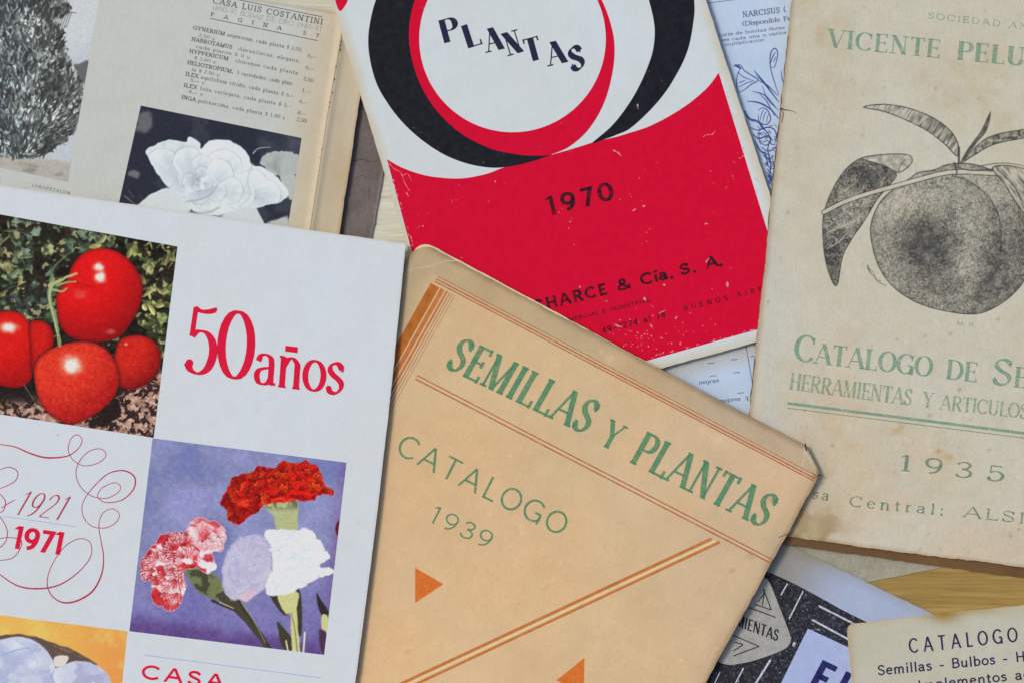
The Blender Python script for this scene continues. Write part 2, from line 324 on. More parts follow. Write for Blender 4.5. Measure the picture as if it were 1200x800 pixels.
def l(x0, y0, x1, y1, k=2): return ('l', x0, y0, x1, y1, k)
def a(cx, cy, rx, ry, a0, a1): return ('a', cx, cy, rx, ry, a0, a1)
def c(*p): return ('c', p)
def s(x, y, L=1.0): return ('s', x, y, L)
def v(x, y, h): return ('v', x, y, h)
def d(x, y, r=1.0): return ('d', x, y, r)
XH = .66
G = {
 'A': (.78, [l(.05,0,.39,1,1), l(.39,1,.73,0,2), l(.17,.33,.61,.33,1), s(.05,0), s(.73,0)]),
 'B': (.66, [l(.14,0,.14,1), l(.14,1,.36,1,1), a(.36,.76,.19,.24,90,-90), l(.14,.52,.38,.52,1), a(.37,.26,.23,.26,90,-90), l(.14,0,.37,0,1), s(.12,0,.7), s(.12,1,.7)]),
 'C': (.76, [a(.42,.5,.36,.5,42,318), v(.69,.80,.26)]),
 'D': (.76, [l(.14,0,.14,1), l(.14,1,.34,1,1), a(.34,.5,.36,.5,90,-90), l(.14,0,.34,0,1), s(.12,0,.7), s(.12,1,.7)]),
 'E': (.62, [l(.14,0,.14,1), l(.14,1,.54,1,1), l(.14,.52,.46,.52,1), l(.14,0,.57,0,1), v(.54,.92,.2), v(.46,.52,.2), v(.57,.09,.22), s(.12,0,.7), s(.12,1,.7)]),
 'F': (.58, [l(.14,0,.14,1), l(.14,1,.53,1,1), l(.14,.52,.44,.52,1), v(.53,.92,.2), v(.44,.52,.2), s(.14,0), s(.12,1,.7)]),
 'G': (.80, [a(.42,.5,.36,.5,42,330), v(.69,.80,.26), l(.70,.0,.70,.42,2), l(.48,.43,.72,.43,1)]),
 'H': (.78, [l(.14,0,.14,1), l(.64,0,.64,1), l(.14,.51,.64,.51,1), s(.14,0), s(.14,1), s(.64,0), s(.64,1)]),
 'I': (.30, [l(.15,0,.15,1), s(.15,0), s(.15,1)]),
 'J': (.50, [l(.36,.28,.36,1), a(.2,.28,.16,.28,0,-170), s(.36,1)]),
 'K': (.72, [l(.14,0,.14,1), l(.14,.4,.6,1,1), l(.3,.58,.64,0,2), s(.14,0), s(.14,1), s(.6,1,.8), s(.64,0,.8)]),
 'L': (.58, [l(.14,0,.14,1), l(.14,0,.54,0,1), v(.54,.1,.24), s(.14,1), s(.12,0,.7)]),
 'M': (.92, [l(.12,0,.12,1,1), l(.12,1,.45,.0,2), l(.45,0,.78,1,1), l(.78,0,.78,1,2), s(.12,0), s(.10,1,.7), s(.78,0), s(.80,1,.7)]),
 'N': (.80, [l(.13,0,.13,1,1), l(.13,1,.66,0,2), l(.66,0,.66,1,1), s(.13,0), s(.11,1,.7), s(.66,1)]),
 'O': (.80, [a(.40,.5,.35,.5,90,450)]),
 'P': (.64, [l(.14,0,.14,1), l(.14,1,.36,1,1), a(.36,.74,.22,.26,90,-90), l(.14,.48,.36,.48,1), s(.14,0), s(.12,1,.7)]),
 'Q': (.80, [a(.40,.5,.35,.5,90,450), l(.42,.24,.72,-.1,2)]),
 'R': (.72, [l(.14,0,.14,1), l(.14,1,.36,1,1), a(.36,.75,.21,.25,90,-90), l(.14,.5,.36,.5,1), l(.34,.5,.64,0,2), s(.14,0), s(.12,1,.7), s(.64,0,.7)]),
 'S': (.58, [c((.50,.80),(.42,.95),(.29,1.0),(.14,.93),(.09,.76),(.18,.60),(.32,.50),(.46,.39),(.50,.22),(.42,.06),(.27,0),(.13,.06),(.07,.21)), v(.50,.83,.24), v(.07,.17,.24)]),
 'T': (.66, [l(.33,0,.33,1), l(.04,1,.62,1,1), v(.04,.91,.2), v(.62,.91,.2), s(.33,0)]),
 'U': (.76, [l(.13,.32,.13,1), a(.37,.32,.24,.32,180,360), l(.61,.32,.61,1,1), s(.13,1), s(.61,1)]),
 'V': (.74, [l(.05,1,.37,0,2), l(.37,0,.69,1,1), s(.05,1), s(.69,1)]),
 'Y': (.72, [l(.05,1,.36,.45,2), l(.67,1,.36,.45,1), l(.36,0,.36,.46), s(.36,0), s(.06,1), s(.66,1)]),
 'X': (.72, [l(.05,1,.66,0,2), l(.06,0,.65,1,1), s(.06,0,.8), s(.66,0,.8), s(.06,1,.8), s(.66,1,.8)]),
 'Z': (.64, [l(.06,1,.58,1,1), l(.58,1,.06,0,2), l(.06,0,.58,0,1), v(.06,.92,.18), v(.58,.08,.18)]),
 'a': (.56, [c((.08,.50),(.13,.62),(.25,.66),(.37,.60),(.40,.48)), l(.40,.06,.40,.50), c((.40,.38),(.26,.36),(.11,.30),(.06,.17),(.12,.03),(.24,.0),(.34,.05),(.40,.16)), c((.40,.10),(.43,.02),(.52,.03))]),
 'b': (.58, [l(.12,0,.12,1), a(.30,.33,.20,.33,90,450), s(.08,1,.5)]),
 'c': (.50, [a(.28,.33,.22,.33,50,315), v(.43,.53,.12)]),
 'd': (.60, [l(.46,0,.46,1), a(.28,.33,.20,.33,90,450), s(.42,1,.5), s(.5,0,.5)]),
 'e': (.52, [l(.08,.36,.46,.36,1), a(.27,.33,.20,.33,8,320)]),
 'f': (.36, [l(.16,0,.16,.82), c((.16,.8),(.20,.96),(.32,.96)), l(.03,.64,.32,.64,1), s(.16,0)]),
 'g': (.56, [a(.27,.35,.20,.31,90,450), l(.46,-.1,.46,.66), c((.46,-.1),(.40,-.26),(.24,-.30),(.09,-.22))]),
 'h': (.60, [l(.12,0,.12,1), c((.12,.42),(.22,.62),(.36,.65),(.46,.52),(.47,.40)), l(.47,0,.47,.44), s(.12,0,.8), s(.47,0,.8), s(.08,1,.5)]),
 'i': (.26, [l(.13,0,.13,XH), s(.13,0,.8), s(.09,XH,.5), d(.13,.88)]),
 'j': (.28, [l(.15,-.1,.15,XH), c((.15,-.1),(.10,-.26),(.0,-.28)), s(.11,XH,.5), d(.15,.88)]),
 'k': (.56, [l(.12,0,.12,1), l(.12,.26,.44,XH,1), l(.24,.38,.48,0,2), s(.12,0,.8)]),
 'w': (.80, [l(.04,XH,.22,0,2), l(.22,0,.40,XH,1), l(.40,XH,.58,0,2), l(.58,0,.76,XH,1)]),
 'W': (1.0, [l(.04,1,.28,0,2), l(.28,0,.5,1,1), l(.5,1,.74,0,2), l(.74,0,.96,1,1)]),
 'l': (.26, [l(.13,0,.13,1), s(.13,0,.8), s(.09,1,.5)]),
 'm': (.88, [l(.12,0,.12,XH), c((.12,.42),(.20,.60),(.32,.65),(.42,.54),(.43,.42)), l(.43,0,.43,.44), c((.43,.42),(.52,.60),(.62,.65),(.73,.54),(.74,.42)), l(.74,0,.74,.44), s(.12,0,.7), s(.43,0,.7), s(.74,0,.7), s(.08,XH,.5)]),
 'n': (.60, [l(.12,0,.12,XH), c((.12,.42),(.22,.60),(.34,.65),(.45,.54),(.46,.42)), l(.46,0,.46,.44), s(.12,0,.8), s(.46,0,.8), s(.08,XH,.5)]),
 'o': (.56, [a(.28,.33,.22,.33,90,450)]),
 'p': (.58, [l(.12,-.3,.12,XH), a(.30,.33,.20,.33,90,450), s(.12,-.3,.8), s(.08,XH,.5)]),
 'q': (.58, [l(.46,-.3,.46,XH), a(.28,.33,.20,.33,90,450), s(.46,-.3,.8)]),
 'r': (.42, [l(.12,0,.12,XH), c((.12,.40),(.20,.58),(.30,.65),(.38,.62)), s(.14,0,.9), s(.08,XH,.5)]),
 's': (.46, [c((.37,.54),(.30,.64),(.21,.66),(.11,.61),(.09,.50),(.17,.40),(.28,.33),(.37,.24),(.37,.12),(.29,.02),(.20,0),(.11,.03),(.07,.13)), v(.38,.56,.14), v(.07,.10,.14)]),
 't': (.36, [l(.15,.08,.15,.86), c((.15,.12),(.19,.01),(.32,.04)), l(.03,.64,.31,.64,1)]),
 'u': (.60, [l(.12,.18,.12,XH), c((.12,.2),(.16,.04),(.26,0),(.38,.06),(.46,.22)), l(.46,0,.46,XH), s(.08,XH,.5), s(.42,XH,.5)]),
 'v': (.54, [l(.04,XH,.27,0,2), l(.27,0,.50,XH,1), s(.05,XH,.7), s(.49,XH,.7)]),
 'x': (.54, [l(.05,XH,.48,0,2), l(.06,0,.47,XH,1)]),
 'y': (.54, [l(.04,XH,.27,0,2), l(.12,-.3,.50,XH,1)]),
 'z': (.48, [l(.06,XH,.42,XH,1), l(.42,XH,.06,0,2), l(.06,0,.42,0,1)]),
 '0': (.60, [a(.30,.5,.24,.5,90,450)]),
 '1': (.42, [l(.24,0,.24,1), l(.24,.99,.09,.84,1), s(.24,0)]),
 '2': (.58, [c((.08,.76),(.14,.93),(.29,1.0),(.44,.92),(.48,.76),(.42,.58),(.26,.36),(.10,.14),(.06,.02)), l(.06,.02,.51,.02,1), v(.51,.08,.16)]),
 '3': (.56, [c((.09,.84),(.18,.97),(.31,1.0),(.43,.91),(.44,.74),(.34,.58),(.22,.54)), c((.22,.54),(.38,.50),(.48,.36),(.47,.16),(.36,.03),(.23,0),(.12,.05),(.07,.18))]),
 '4': (.60, [l(.42,0,.42,1), l(.42,1,.05,.28,1), l(.05,.28,.55,.28,1), s(.42,0,.8)]),
 '5': (.56, [l(.15,.98,.47,.98,1), l(.15,.98,.12,.54,1), c((.12,.52),(.22,.62),(.35,.62),(.47,.50),(.50,.31),(.43,.10),(.29,0),(.15,.03),(.07,.16)), d(.10,.17,.8)]),
 '6': (.58, [a(.30,.30,.22,.30,90,450), c((.09,.34),(.12,.64),(.24,.90),(.42,1.0))]),
 '7': (.54, [l(.06,.98,.50,.98,1), l(.50,.98,.20,0,2), v(.06,.9,.18)]),
 '8': (.58, [a(.29,.76,.18,.24,90,450), a(.29,.27,.22,.27,90,450)]),
 '9': (.58, [a(.28,.69,.22,.31,90,450), c((.49,.66),(.46,.36),(.34,.10),(.16,0))]),
 '&': (.80, [c((.74,.42),(.60,.14),(.42,.0),(.22,.0),(.09,.14),(.12,.34),(.30,.50),(.46,.66),(.46,.86),(.34,.98),(.22,.90),(.20,.74),(.32,.52),(.52,.22),(.74,.0))]),
 '$': (.56, [c((.47,.78),(.40,.92),(.27,.95),(.13,.88),(.10,.72),(.20,.58),(.34,.48),(.46,.36),(.48,.22),(.40,.08),(.27,.05),(.12,.10),(.07,.22)), l(.28,-.08,.28,1.08,1)]),
 '.': (.26, [d(.12,.07)]), ',': (.26, [d(.12,.07), l(.14,.06,.07,-.12,1)]),
 ':': (.28, [d(.13,.08), d(.13,.56)]), '-': (.44, [l(.06,.36,.38,.36,1)]), '_': (.66, [l(.02,.34,.64,.34,1)]),
 '(': (.34, [c((.28,1.06),(.12,.76),(.08,.5),(.12,.2),(.28,-.1))]), ')': (.34, [c((.06,1.06),(.22,.76),(.26,.5),(.22,.2),(.06,-.1))]),
 ' ': (.40, []),
}
G['\u2075'] = (.50, [c((.13,.98),(.22,.945),(.34,.955),(.47,1.0)), c((.14,.955),(.24,.925),(.34,.93),(.45,.975)), l(.14,.97,.105,.54,3), c((.105,.55),(.20,.63),(.33,.62),(.43,.50),(.455,.31),(.39,.10),(.26,0),(.13,.03),(.06,.14)), d(.095,.15,.75)])
G['\u00f1'] = (.60, G['n'][1] + [l(.14,.84,.44,.86,2)])
G['\u00ed'] = (.26, [l(.13,0,.13,XH), s(.13,0,.8), s(.09,XH,.5), l(.10,.80,.24,.98,2)])

def text(I, st, p0, p1, cap, thick=0.14, thin=0.05, serif=True, slen=None, track=0.0, lean=None, shear=0.0, jitter=0.0, seed=0, sth=None):
    """Letters between baseline points p0 and p1; sizes in units of the cap height."""
    rs = random.Random(seed + len(st))
    p0 = np.array(p0, float); p1 = np.array(p1, float); L = np.linalg.norm(p1 - p0); ex = (p1 - p0) / L
    ey = np.array([ex[1], -ex[0]])
    if lean is not None:
        t = math.radians(lean); ey = np.array([math.sin(t), -math.cos(t)])
    adv = sum(G[ch][0] for ch in st) + track * (len(st) - 1); xs = L / cap / adv
    slen = slen if slen is not None else 0.30
    sth = sth or thin
    x = 0.0
    for ch in st:
        gw, strokes = G[ch]
        jx, jy = (rs.uniform(-1, 1) * jitter, rs.uniform(-1, 1) * jitter) if jitter else (0, 0)
        def M(u, w_):
            w_ = np.asarray(w_, float); X = np.asarray(u, float) + shear * w_ + jx
            return p0 + cap * (X[..., None] * ex + (w_ + jy)[..., None] * ey)
        hw = thin / 2
        fy = lambda y: hw + y * (1 - 2 * hw) if 0 <= y <= 1 else y
        for q in strokes:
            k = q[0]
            if k == 'l':
                x0, y0, x1, y1 = (x + q[1]) * xs, q[2], (x + q[3]) * xs, q[4]; wd = thick if q[5] == 2 else (thin if q[5] == 1 else thin * 2)
                if abs(y1 - y0) < 0.05:
                    y0 = y1 = fy((y0 + y1) / 2); 
                    I.strip(M(np.array([x0, x1]), np.array([y0 + wd / 2] * 2)), M(np.array([x0, x1]), np.array([y0 - wd / 2] * 2)))
                else:
                    hx = wd / 2 * math.hypot(x1 - x0, y1 - y0) / abs(y1 - y0)
                    u = np.array([x0, x1]); w_ = np.array([y0, y1])
                    I.strip(M(u - hx, w_), M(u + hx, w_))
            elif k in 'ac':
                if k == 'a':
                    n = 26 if abs(q[6] - q[5]) > 200 else 14
                    t = np.radians(np.linspace(q[5], q[6], n)); u = (x + q[1] + q[3] * np.cos(t)) * xs; w_ = q[2] + q[4] * np.sin(t)
                else:
                    P = cat(q[1], 4); u = (x + P[:, 0]) * xs; w_ = P[:, 1]
                w_ = hw + w_ * (1 - 2 * hw)
                Q = np.stack([u, w_], 1); T = np.gradient(Q, axis=0); T /= np.linalg.norm(T, axis=1)[:, None] + 1e-9
                m = np.abs(T[:, 1])
                if k == 'c' and ch in 'SsZz$&2': m = np.clip(np.abs(T[:, 0] * 0.75 - T[:, 1] * 0.66 * (1 if ch != '&' else 1)) if False else np.abs(T @ np.array([0.55, -0.83])), 0, 1)
                wd = thin + (thick - thin) * m ** 1.6
                N = np.stack([-T[:, 1], T[:, 0]], 1) * wd[:, None] / 2
                I.strip(M(*(Q + N).T), M(*(Q - N).T))
            elif k == 's' and serif:
                u = (x + q[1]) * xs; y = fy(q[2]); h = slen * q[3] / 2
                I.strip(M(np.array([u - h, u + h]), np.array([y + sth / 2] * 2)), M(np.array([u - h, u + h]), np.array([y - sth / 2] * 2)))
            elif k == 'v' and serif:
                u = (x + q[1]) * xs; h = q[3] / 2; tw = sth * 0.6
                I.strip(M(np.array([u - tw, u - tw]), np.array([q[2] - h, q[2] + h])), M(np.array([u + tw, u + tw]), np.array([q[2] - h, q[2] + h])))
            elif k == 'd':
                r = thick * 0.62 * q[3]; ctr = M(np.array([(x + q[1]) * xs]), np.array([q[2]]))[0]; I.dot(ctr, r * cap, 8)
        x += gw + track
    return I

def words(it, name, mat, rows, label=None, **kw):
    for r in rows:
        k = dict(kw); I = Ink()
        if len(r) > 4: k.update(r[4])
        text(I, r[0], r[1], r[2], r[3], **k)
        I.build(it, name, mat, lift=60e-6, label=label)

# ------------------------------------------------------------------ painted pictures (one colour per point of a fine sheet)
def inside(P, X, Y):
    P = np.asarray(P, float); r = np.zeros(X.shape, bool); D = np.full(X.shape, 1e9)
    for i in range(len(P)):
        x0, y0 = P[i - 1]; x1, y1 = P[i]
        if y0 != y1:
            m = ((Y < y0) != (Y < y1)) & (X < (x1 - x0) * (Y - y0) / (y1 - y0) + x0); r ^= m
        dx, dy = x1 - x0, y1 - y0; t = np.clip(((X - x0) * dx + (Y - y0) * dy) / (dx * dx + dy * dy + 1e-9), 0, 1)
        D = np.minimum(D, (X - x0 - t * dx) ** 2 + (Y - y0 - t * dy) ** 2)
    return np.where(r, np.sqrt(D), -np.sqrt(D))
def pdist(P, X, Y):
    P = np.asarray(P, float); D = np.full(X.shape, 1e9); TT = np.zeros(X.shape)
    for i in range(len(P) - 1):
        x0, y0 = P[i]; x1, y1 = P[i + 1]; dx, dy = x1 - x0, y1 - y0
        t = np.clip(((X - x0) * dx + (Y - y0) * dy) / (dx * dx + dy * dy + 1e-9), 0, 1)
        q = (X - x0 - t * dx) ** 2 + (Y - y0 - t * dy) ** 2; m = q < D
        D = np.where(m, q, D); TT = np.where(m, (i + t) / (len(P) - 1), TT)
    return np.sqrt(D), TT
class Canvas:
    def __init__(s, X, Y, base): s.X, s.Y = X, Y; s.I = np.ones(X.shape + (3,)) * np.array(base, float)
    def over(s, col, m):
        col = np.asarray(col, float); s.I = s.I * (1 - m[..., None]) + col * m[..., None]
    def warp(s, amt, sc, seed):
        return s.X + (fbm(s.X, s.Y, sc, 3, seed) - .5) * 2 * amt, s.Y + (fbm(s.X, s.Y, sc, 3, seed + 30) - .5) * 2 * amt
    def poly(s, P, col, soft=.8, warp=0, wsc=10, seed=1, smooth=True, amt=1.0):
        x, y = s.warp(warp, wsc, seed) if warp else (s.X, s.Y)
        Q = cat(P, 5, True) if smooth else P
        sdv = inside(Q, x, y); m = sm(-soft, soft, sdv) * amt; s.over(col, m); return sdv
    def stroke(s, P, w0, w1, col, soft=.7, n=5, amt=1.0, warp=0, seed=2):
        x, y = s.warp(warp, 8, seed) if warp else (s.X, s.Y)
        D, T = pdist(cat(P, n), x, y); w_ = (w0 + (w1 - w0) * T) / 2; m = sm(soft, -soft, D - w_) * amt; s.over(col, m)

def dab(cv, cx, cy, ang, L, W, col, shade=0.0, amt=1.0, soft=.6, curve=0.0, vein=0.0):
    """one leaf or brush shaped touch of colour"""
    R = max(L, W) + 2; ii = np.nonzero((np.abs(cv.X - cx) < R) & (np.abs(cv.Y - cy) < R))
    if not len(ii[0]): return
    x = cv.X[ii] - cx; y = cv.Y[ii] - cy; c_, s_ = math.cos(ang), math.sin(ang); u = (x * c_ + y * s_) / L; w_ = (-x * s_ + y * c_) / W + curve * u * u
    lim = np.clip(1 - u * u, 0, 1) ** .7; m = sm(soft / W, -soft / W, np.abs(w_) - lim) * (np.abs(u) < 1) * amt
    cc = np.array(col, float)[None] * (1 + shade * np.clip(w_ + .5 * u, -1, 1))[:, None]
    if vein: cc = cc * (1 - vein * np.exp(-(w_ / .16) ** 2))[:, None]
    cv.I[ii] = cv.I[ii] * (1 - m[:, None]) + cc * m[:, None]
def petal(cv, cx, cy, ang, R, spread, base, rim, mask, frill=.12, seed=0, streak=0.0, scol=None, rimline=.5, amt=1.0, shd=.28):
    """one fan shaped petal opening from (cx, cy) towards ang"""
    ii = np.nonzero((np.abs(cv.X - cx) < R * 1.3) & (np.abs(cv.Y - cy) < R * 1.3) & (mask > .02))
    if not len(ii[0]): return
    x = cv.X[ii] - cx; y = cv.Y[ii] - cy; rr = np.hypot(x, y); th = (np.arctan2(y, x) - ang + math.pi) % (2 * math.pi) - math.pi
    q = th / spread
    edge = R * (1 - .25 * q * q + frill * np.sin(th * 13 + seed) * .6 + frill * np.sin(th * 29 + seed * 3) * .4)
    m = sm(.7, -.7, rr - edge) * sm(1.06, .92, np.abs(q)) * amt; k = np.clip(rr / edge, 0, 1)
    f = np.clip(k ** 1.3 + .16 * np.sin(th * 17 + seed * 5) * k - .25 * q, 0, 1)[:, None]
    cc = np.array(base, float) * (1 - f) + np.array(rim, float) * f
    if streak and scol is not None:
        s_ = (sm(.1, .8, np.sin(th * 22 + seed * 7) + .5 * np.sin(th * 9 + seed)) * streak * sm(.1, .5, k))[:, None]; cc = cc * (1 - s_) + np.array(scol, float) * s_
    cc = cc * (1 + .10 * np.exp(-((k - .93) / .06) ** 2) * rimline)[:, None]
    sh = sm(3.2, 0, rr - edge) * (rr > edge) * sm(1.2, .9, np.abs(q)) * shd * amt
    cv.I[ii] = (cv.I[ii] * (1 - sh[:, None])) * (1 - m[:, None]) + cc * m[:, None]

def picture(it, name, cor, paint, mat, step=0.62, alpha=False, label=None, dz=24e-6):
    q = [np.array(p, float) for p in cor]
    nu = int(max(np.linalg.norm(q[1] - q[0]), np.linalg.norm(q[2] - q[3])) / step); nv = int(max(np.linalg.norm(q[3] - q[0]), np.linalg.norm(q[2] - q[1])) / step)
    U, V = np.meshgrid(np.linspace(0, 1, nu), np.linspace(0, 1, nv))
    X = (1 - V) * ((1 - U) * q[0][0] + U * q[1][0]) + V * ((1 - U) * q[3][0] + U * q[2][0])
    Y = (1 - V) * ((1 - U) * q[0][1] + U * q[1][1]) + V * ((1 - U) * q[3][1] + U * q[2][1])
    R = paint(X, Y); A = np.ones(X.shape)
    if alpha: R, A = R
    R = alb(np.clip(R, 2, 250))
    F = quads(nv, nu); 
    if alpha:
        Af = A.ravel(); F = F[(Af[F].max(1) > 0.02)]
    o = mesh_obj(name, it.P(X, Y, dz).reshape(-1, 3), F, mat, it.e, attrs={"tint": ('FLOAT_COLOR', np.concatenate([R.reshape(-1, 3), A.reshape(-1, 1)], 1))})
    if label: o["label"] = label
    return o

# ================================================================== THE SETTING: boards under the papers
def wood(name, light, dark, seed):
    m, n, l_, p = new_mat(name)
    tc = nd(n, "ShaderNodeTexCoord"); mp = nd(n, "ShaderNodeMapping"); mp.inputs["Scale"].default_value = (4, 110, 60); mp.inputs["Location"].default_value = (seed, seed * .3, 0)
    mp.inputs["Rotation"].default_value = (0, 0, math.radians(-3))
    l_.new(tc.outputs["Object"], mp.inputs[0]); vv = mp.outputs[0]
    f = noise(n, l_, vv, 2.6, 6, 0.6, 1.2); f2 = noise(n, l_, vv, 9, 6, 0.75, 0.4)
    col = ramp(n, l_, f, [(0.33, C(*dark)), (0.5, C(*[(x + y) / 2 for x, y in zip(light, dark)])), (0.62, C(*light))])
    k = ramp(n, l_, f2, [(0.32, (0.74, 0.71, 0.66, 1)), (0.52, (1, 1, 1, 1)), (0.8, (1.12, 1.1, 1.06, 1))]); col = mix(n, l_, 1.0, col, k, 'MULTIPLY')
    l_.new(col, p.inputs["Base Color"]); p.inputs["Roughness"].default_value = 0.55
    l_.new(bump(n, l_, f, 0.5, 0.0005), p.inputs["Normal"]); return m
M_pale = wood("pale_wood", (204, 202, 186), (188, 184, 164), 1.0)
M_gold = wood("golden_wood", (164, 137, 74), (142, 113, 56), 4.0)
table = bpy.data.objects.new("table_top", None); COL.objects.link(table); tag(table, kind="structure")
table["label"] = "wooden table boards lying under the catalogues"
import bmesh
def plank(y0, y1, mat):
    bm = bmesh.new(); bmesh.ops.create_cube(bm, size=1)
    for vx in bm.verts: vx.co = Vector((vx.co.x * 1.6, vx.co.y * (y1 - y0 - 0.0012) + (y0 + y1) / 2, vx.co.z * 0.02 - 0.0102))
    bmesh.ops.bevel(bm, geom=bm.edges[:], offset=0.0006, segments=2, affect='EDGES')
    me = bpy.data.meshes.new("plank"); bm.to_mesh(me); bm.free(); me.materials.append(mat)
    o = bpy.data.objects.new("plank", me); COL.objects.link(o); o.parent = table
edges_y = [-0.50, -0.36, -0.22, -0.055, 0.10, 0.24, 0.38, 0.52]
for i in range(len(edges_y) - 1):
    plank(edges_y[i], edges_y[i + 1], M_gold if i < 3 else M_pale)

M_pages = paper("page_edges", (176, 162, 130), (150, 130, 96), 0.8, fibre=0.2)

# ================================================================== dark card and old open catalogue (upper left)
it = Item("backing_card", "dark grey brown worn card edge showing between the old open page and the red catalogue", "card", (436, 276), -9, plane3((0, 0, .8e0 * 0), (1, 0, 0), (0, 1, 0)), 0.7, 11, amp=0.1)
M = paper("dark_card", (122, 111, 107), (94, 84, 81), 0.9, edge=(150, 138, 128), edgew=3, edgeamt=0.5, fibre=0.3, creases=1.0)
paper_sheet(it, "card_sheet", [(250, 30), (474, 62), (427, 330), (215, 300)], M, radii=(4,) * 4, rough=1.0)
I = Ink()
I.ribbon(cat([(412, 190), (424, 187), (436, 190), (446, 186)], 5), 0.7); I.ribbon(cat([(414, 212), (423, 206), (432, 209)], 5), 0.5)
I.build(it, "crease_line", ink("card_crease", (70, 62, 60), 0.5))

crease = lambda x, y: (x - (400 - (y - 46) * 35 / 224)) * 0.988
it = Item("open_catalogue", "old open catalogue page with a shrub photograph, plant price list and white rose", "catalogue", (200, 150), -11, plane3((0, 0, .9), (1, 0, .9), (0, 1, .9)), 2.6, 21, amp=0.2,
          relief=lambda x, y: 0.9 * np.exp(-((crease(x, y) + 1) / 4.0) ** 2) - 0.5 * sm(0, 24, crease(x, y)))
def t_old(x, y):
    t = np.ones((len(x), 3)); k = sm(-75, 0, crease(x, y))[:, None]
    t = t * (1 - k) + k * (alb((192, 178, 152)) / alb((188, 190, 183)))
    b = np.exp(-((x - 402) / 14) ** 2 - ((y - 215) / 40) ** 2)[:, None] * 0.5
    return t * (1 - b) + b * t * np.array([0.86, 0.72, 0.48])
M_old = paper("old_page_paper", (187, 190, 184), (186, 184, 174), 0.4, fox=(176, 140, 90), foxamt=0.25, edge=(150, 112, 66), edgew=3, edgeamt=0.5)
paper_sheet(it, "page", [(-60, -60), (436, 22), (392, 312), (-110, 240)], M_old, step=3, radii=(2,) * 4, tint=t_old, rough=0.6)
page_block(it, [(-60, -60), (436, 22), (392, 312), (-110, 240)], M_pages, 10)
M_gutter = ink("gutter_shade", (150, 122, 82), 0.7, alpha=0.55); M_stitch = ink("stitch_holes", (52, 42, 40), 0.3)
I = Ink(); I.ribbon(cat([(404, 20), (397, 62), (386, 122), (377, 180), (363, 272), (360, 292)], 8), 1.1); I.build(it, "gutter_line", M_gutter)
I = Ink()
for (x, y, r) in [(400, 48, 1), (399.5, 52, 1), (399, 57, 1.1), (394, 77, .9), (392, 92, 1), (390, 108, .8), (387, 119, .9), (386, 125, .7), (377, 175, .6), (375, 184, .6), (366, 252, .5)]:
    I.line((x, y), (x - .5, y + 2.6 * r), 1.1 * r)
I.build(it, "stitch_marks", M_stitch)["kind"] = "stuff"
M_type = ink("old_type_ink", (98, 98, 108), 0.6, 0.3, alpha=0.68, scale=2600); M_typeb = ink("old_bold_type_ink", (62, 62, 74), 0.45, 0.3, alpha=0.80, scale=2600)
M_faint = ink("faint_type_ink", (150, 150, 150), 0.5, 0.2, alpha=0.5, scale=2600)
words(it, "heading_lettering", M_typeb, [("CASA LUIS COSTANTINI", (249, 4), (377.5, 29.5), 7.0)], thick=.17, thin=.10, track=.16, slen=.36)
words(it, "anniversary_lettering", M_faint, [("1890-91 BODAS DE ORO 1940-41", (248, 11.8), (376, 37.2), 6.0)], thick=.15, thin=.11, track=.1)
words(it, "page_number_lettering", M_typeb, [("PAGINA 57", (246.5, 19), (373, 44.5), 4.8, dict(track=1.75))], thick=.2, thin=.12, slen=.5)
I = Ink(); I.line((262, -3.4), (377.5, 20), .9); I.build(it, "rule_line", M_typeb); I = Ink(); I.line((246, 21.8), (372.5, 48), .9); I.build(it, "rule_line", M_typeb)
names = [("GYNERIUM", "argenteum, cada planta $ 1.50,", (226, 34.6), (263, 42.2), (266, 42.8), (354, 61)),
         ("HABROTAMUS", "Aurantiacus, elegans,", (224, 48), (271.5, 57.8), (279, 59.3), (351, 74)),
         ("HYPPERICUM", "chinense cada planta", (221.6, 62), (267, 71.2), (275, 73), (349, 88)),
         ("HELIOTROPIUM,", "3 variedades, cada plan-", (219, 75.4), (273, 86.4), (277, 87.2), (344, 100.6)),
         ("ILEX", "aquifolium viridis, cada planta $ 6._", (217, 88.8), (232, 91.9), (235, 92.5), (344, 115)),
         ("ILEX", "folia variegata, cada planta $ 5._", (215, 102), (230.5, 105.1), (234, 105.8), (342, 127)),
         ("INGA", "pulcherrima, cada planta $ 1.80 y", (212.4, 116), (229, 119.4), (232, 120), (334, 140.4))]
words(it, "plant_name_lettering", M_typeb, [(n_, p, q, 4.7) for n_, _, p, q, _, _ in names], thick=.2, thin=.13, track=.1, slen=.4)
words(it, "price_list_lettering", M_type, [(t_, p, q, 4.4) for _, t_, _, _, p, q in names], thick=.19, thin=.12, track=.1, slen=.36)
words(it, "price_lettering", M_type, [("2.50 y", (232, 43.2), (252, 47.4), 4), ("cada planta $ 5 y", (229, 56.3), (293, 69.4), 4), ("$ 1.50 y", (227, 69.6), (253, 75), 4), ("ta $ 2.50 y", (224, 83.2), (257, 90), 4),
      ("5._ y", (222, 95.6), (240, 99.3), 4), ("4._ y", (220, 109), (238, 112.6), 4),
      ("6._", (360, 67.3), (370, 69.3), 4.4), ("6._", (357.5, 81.2), (367.5, 83.2), 4.4), ("2.50", (355, 94.6), (367, 97), 4.6), ("1._", (353, 108), (364, 110.2), 4.4), ("6._", (350, 120.8), (360, 122.8), 4.4),
      ("8._", (348, 134), (358, 136), 4.4), ("2.50", (347, 142), (359, 144.4), 4.6)], thick=.2, thin=.13, slen=.3)
words(it, "caption_lettering", M_type, [("LOROPETALUM", (37, 219), (82, 228.2), 3.6)], thick=.2, thin=.13, track=.25)

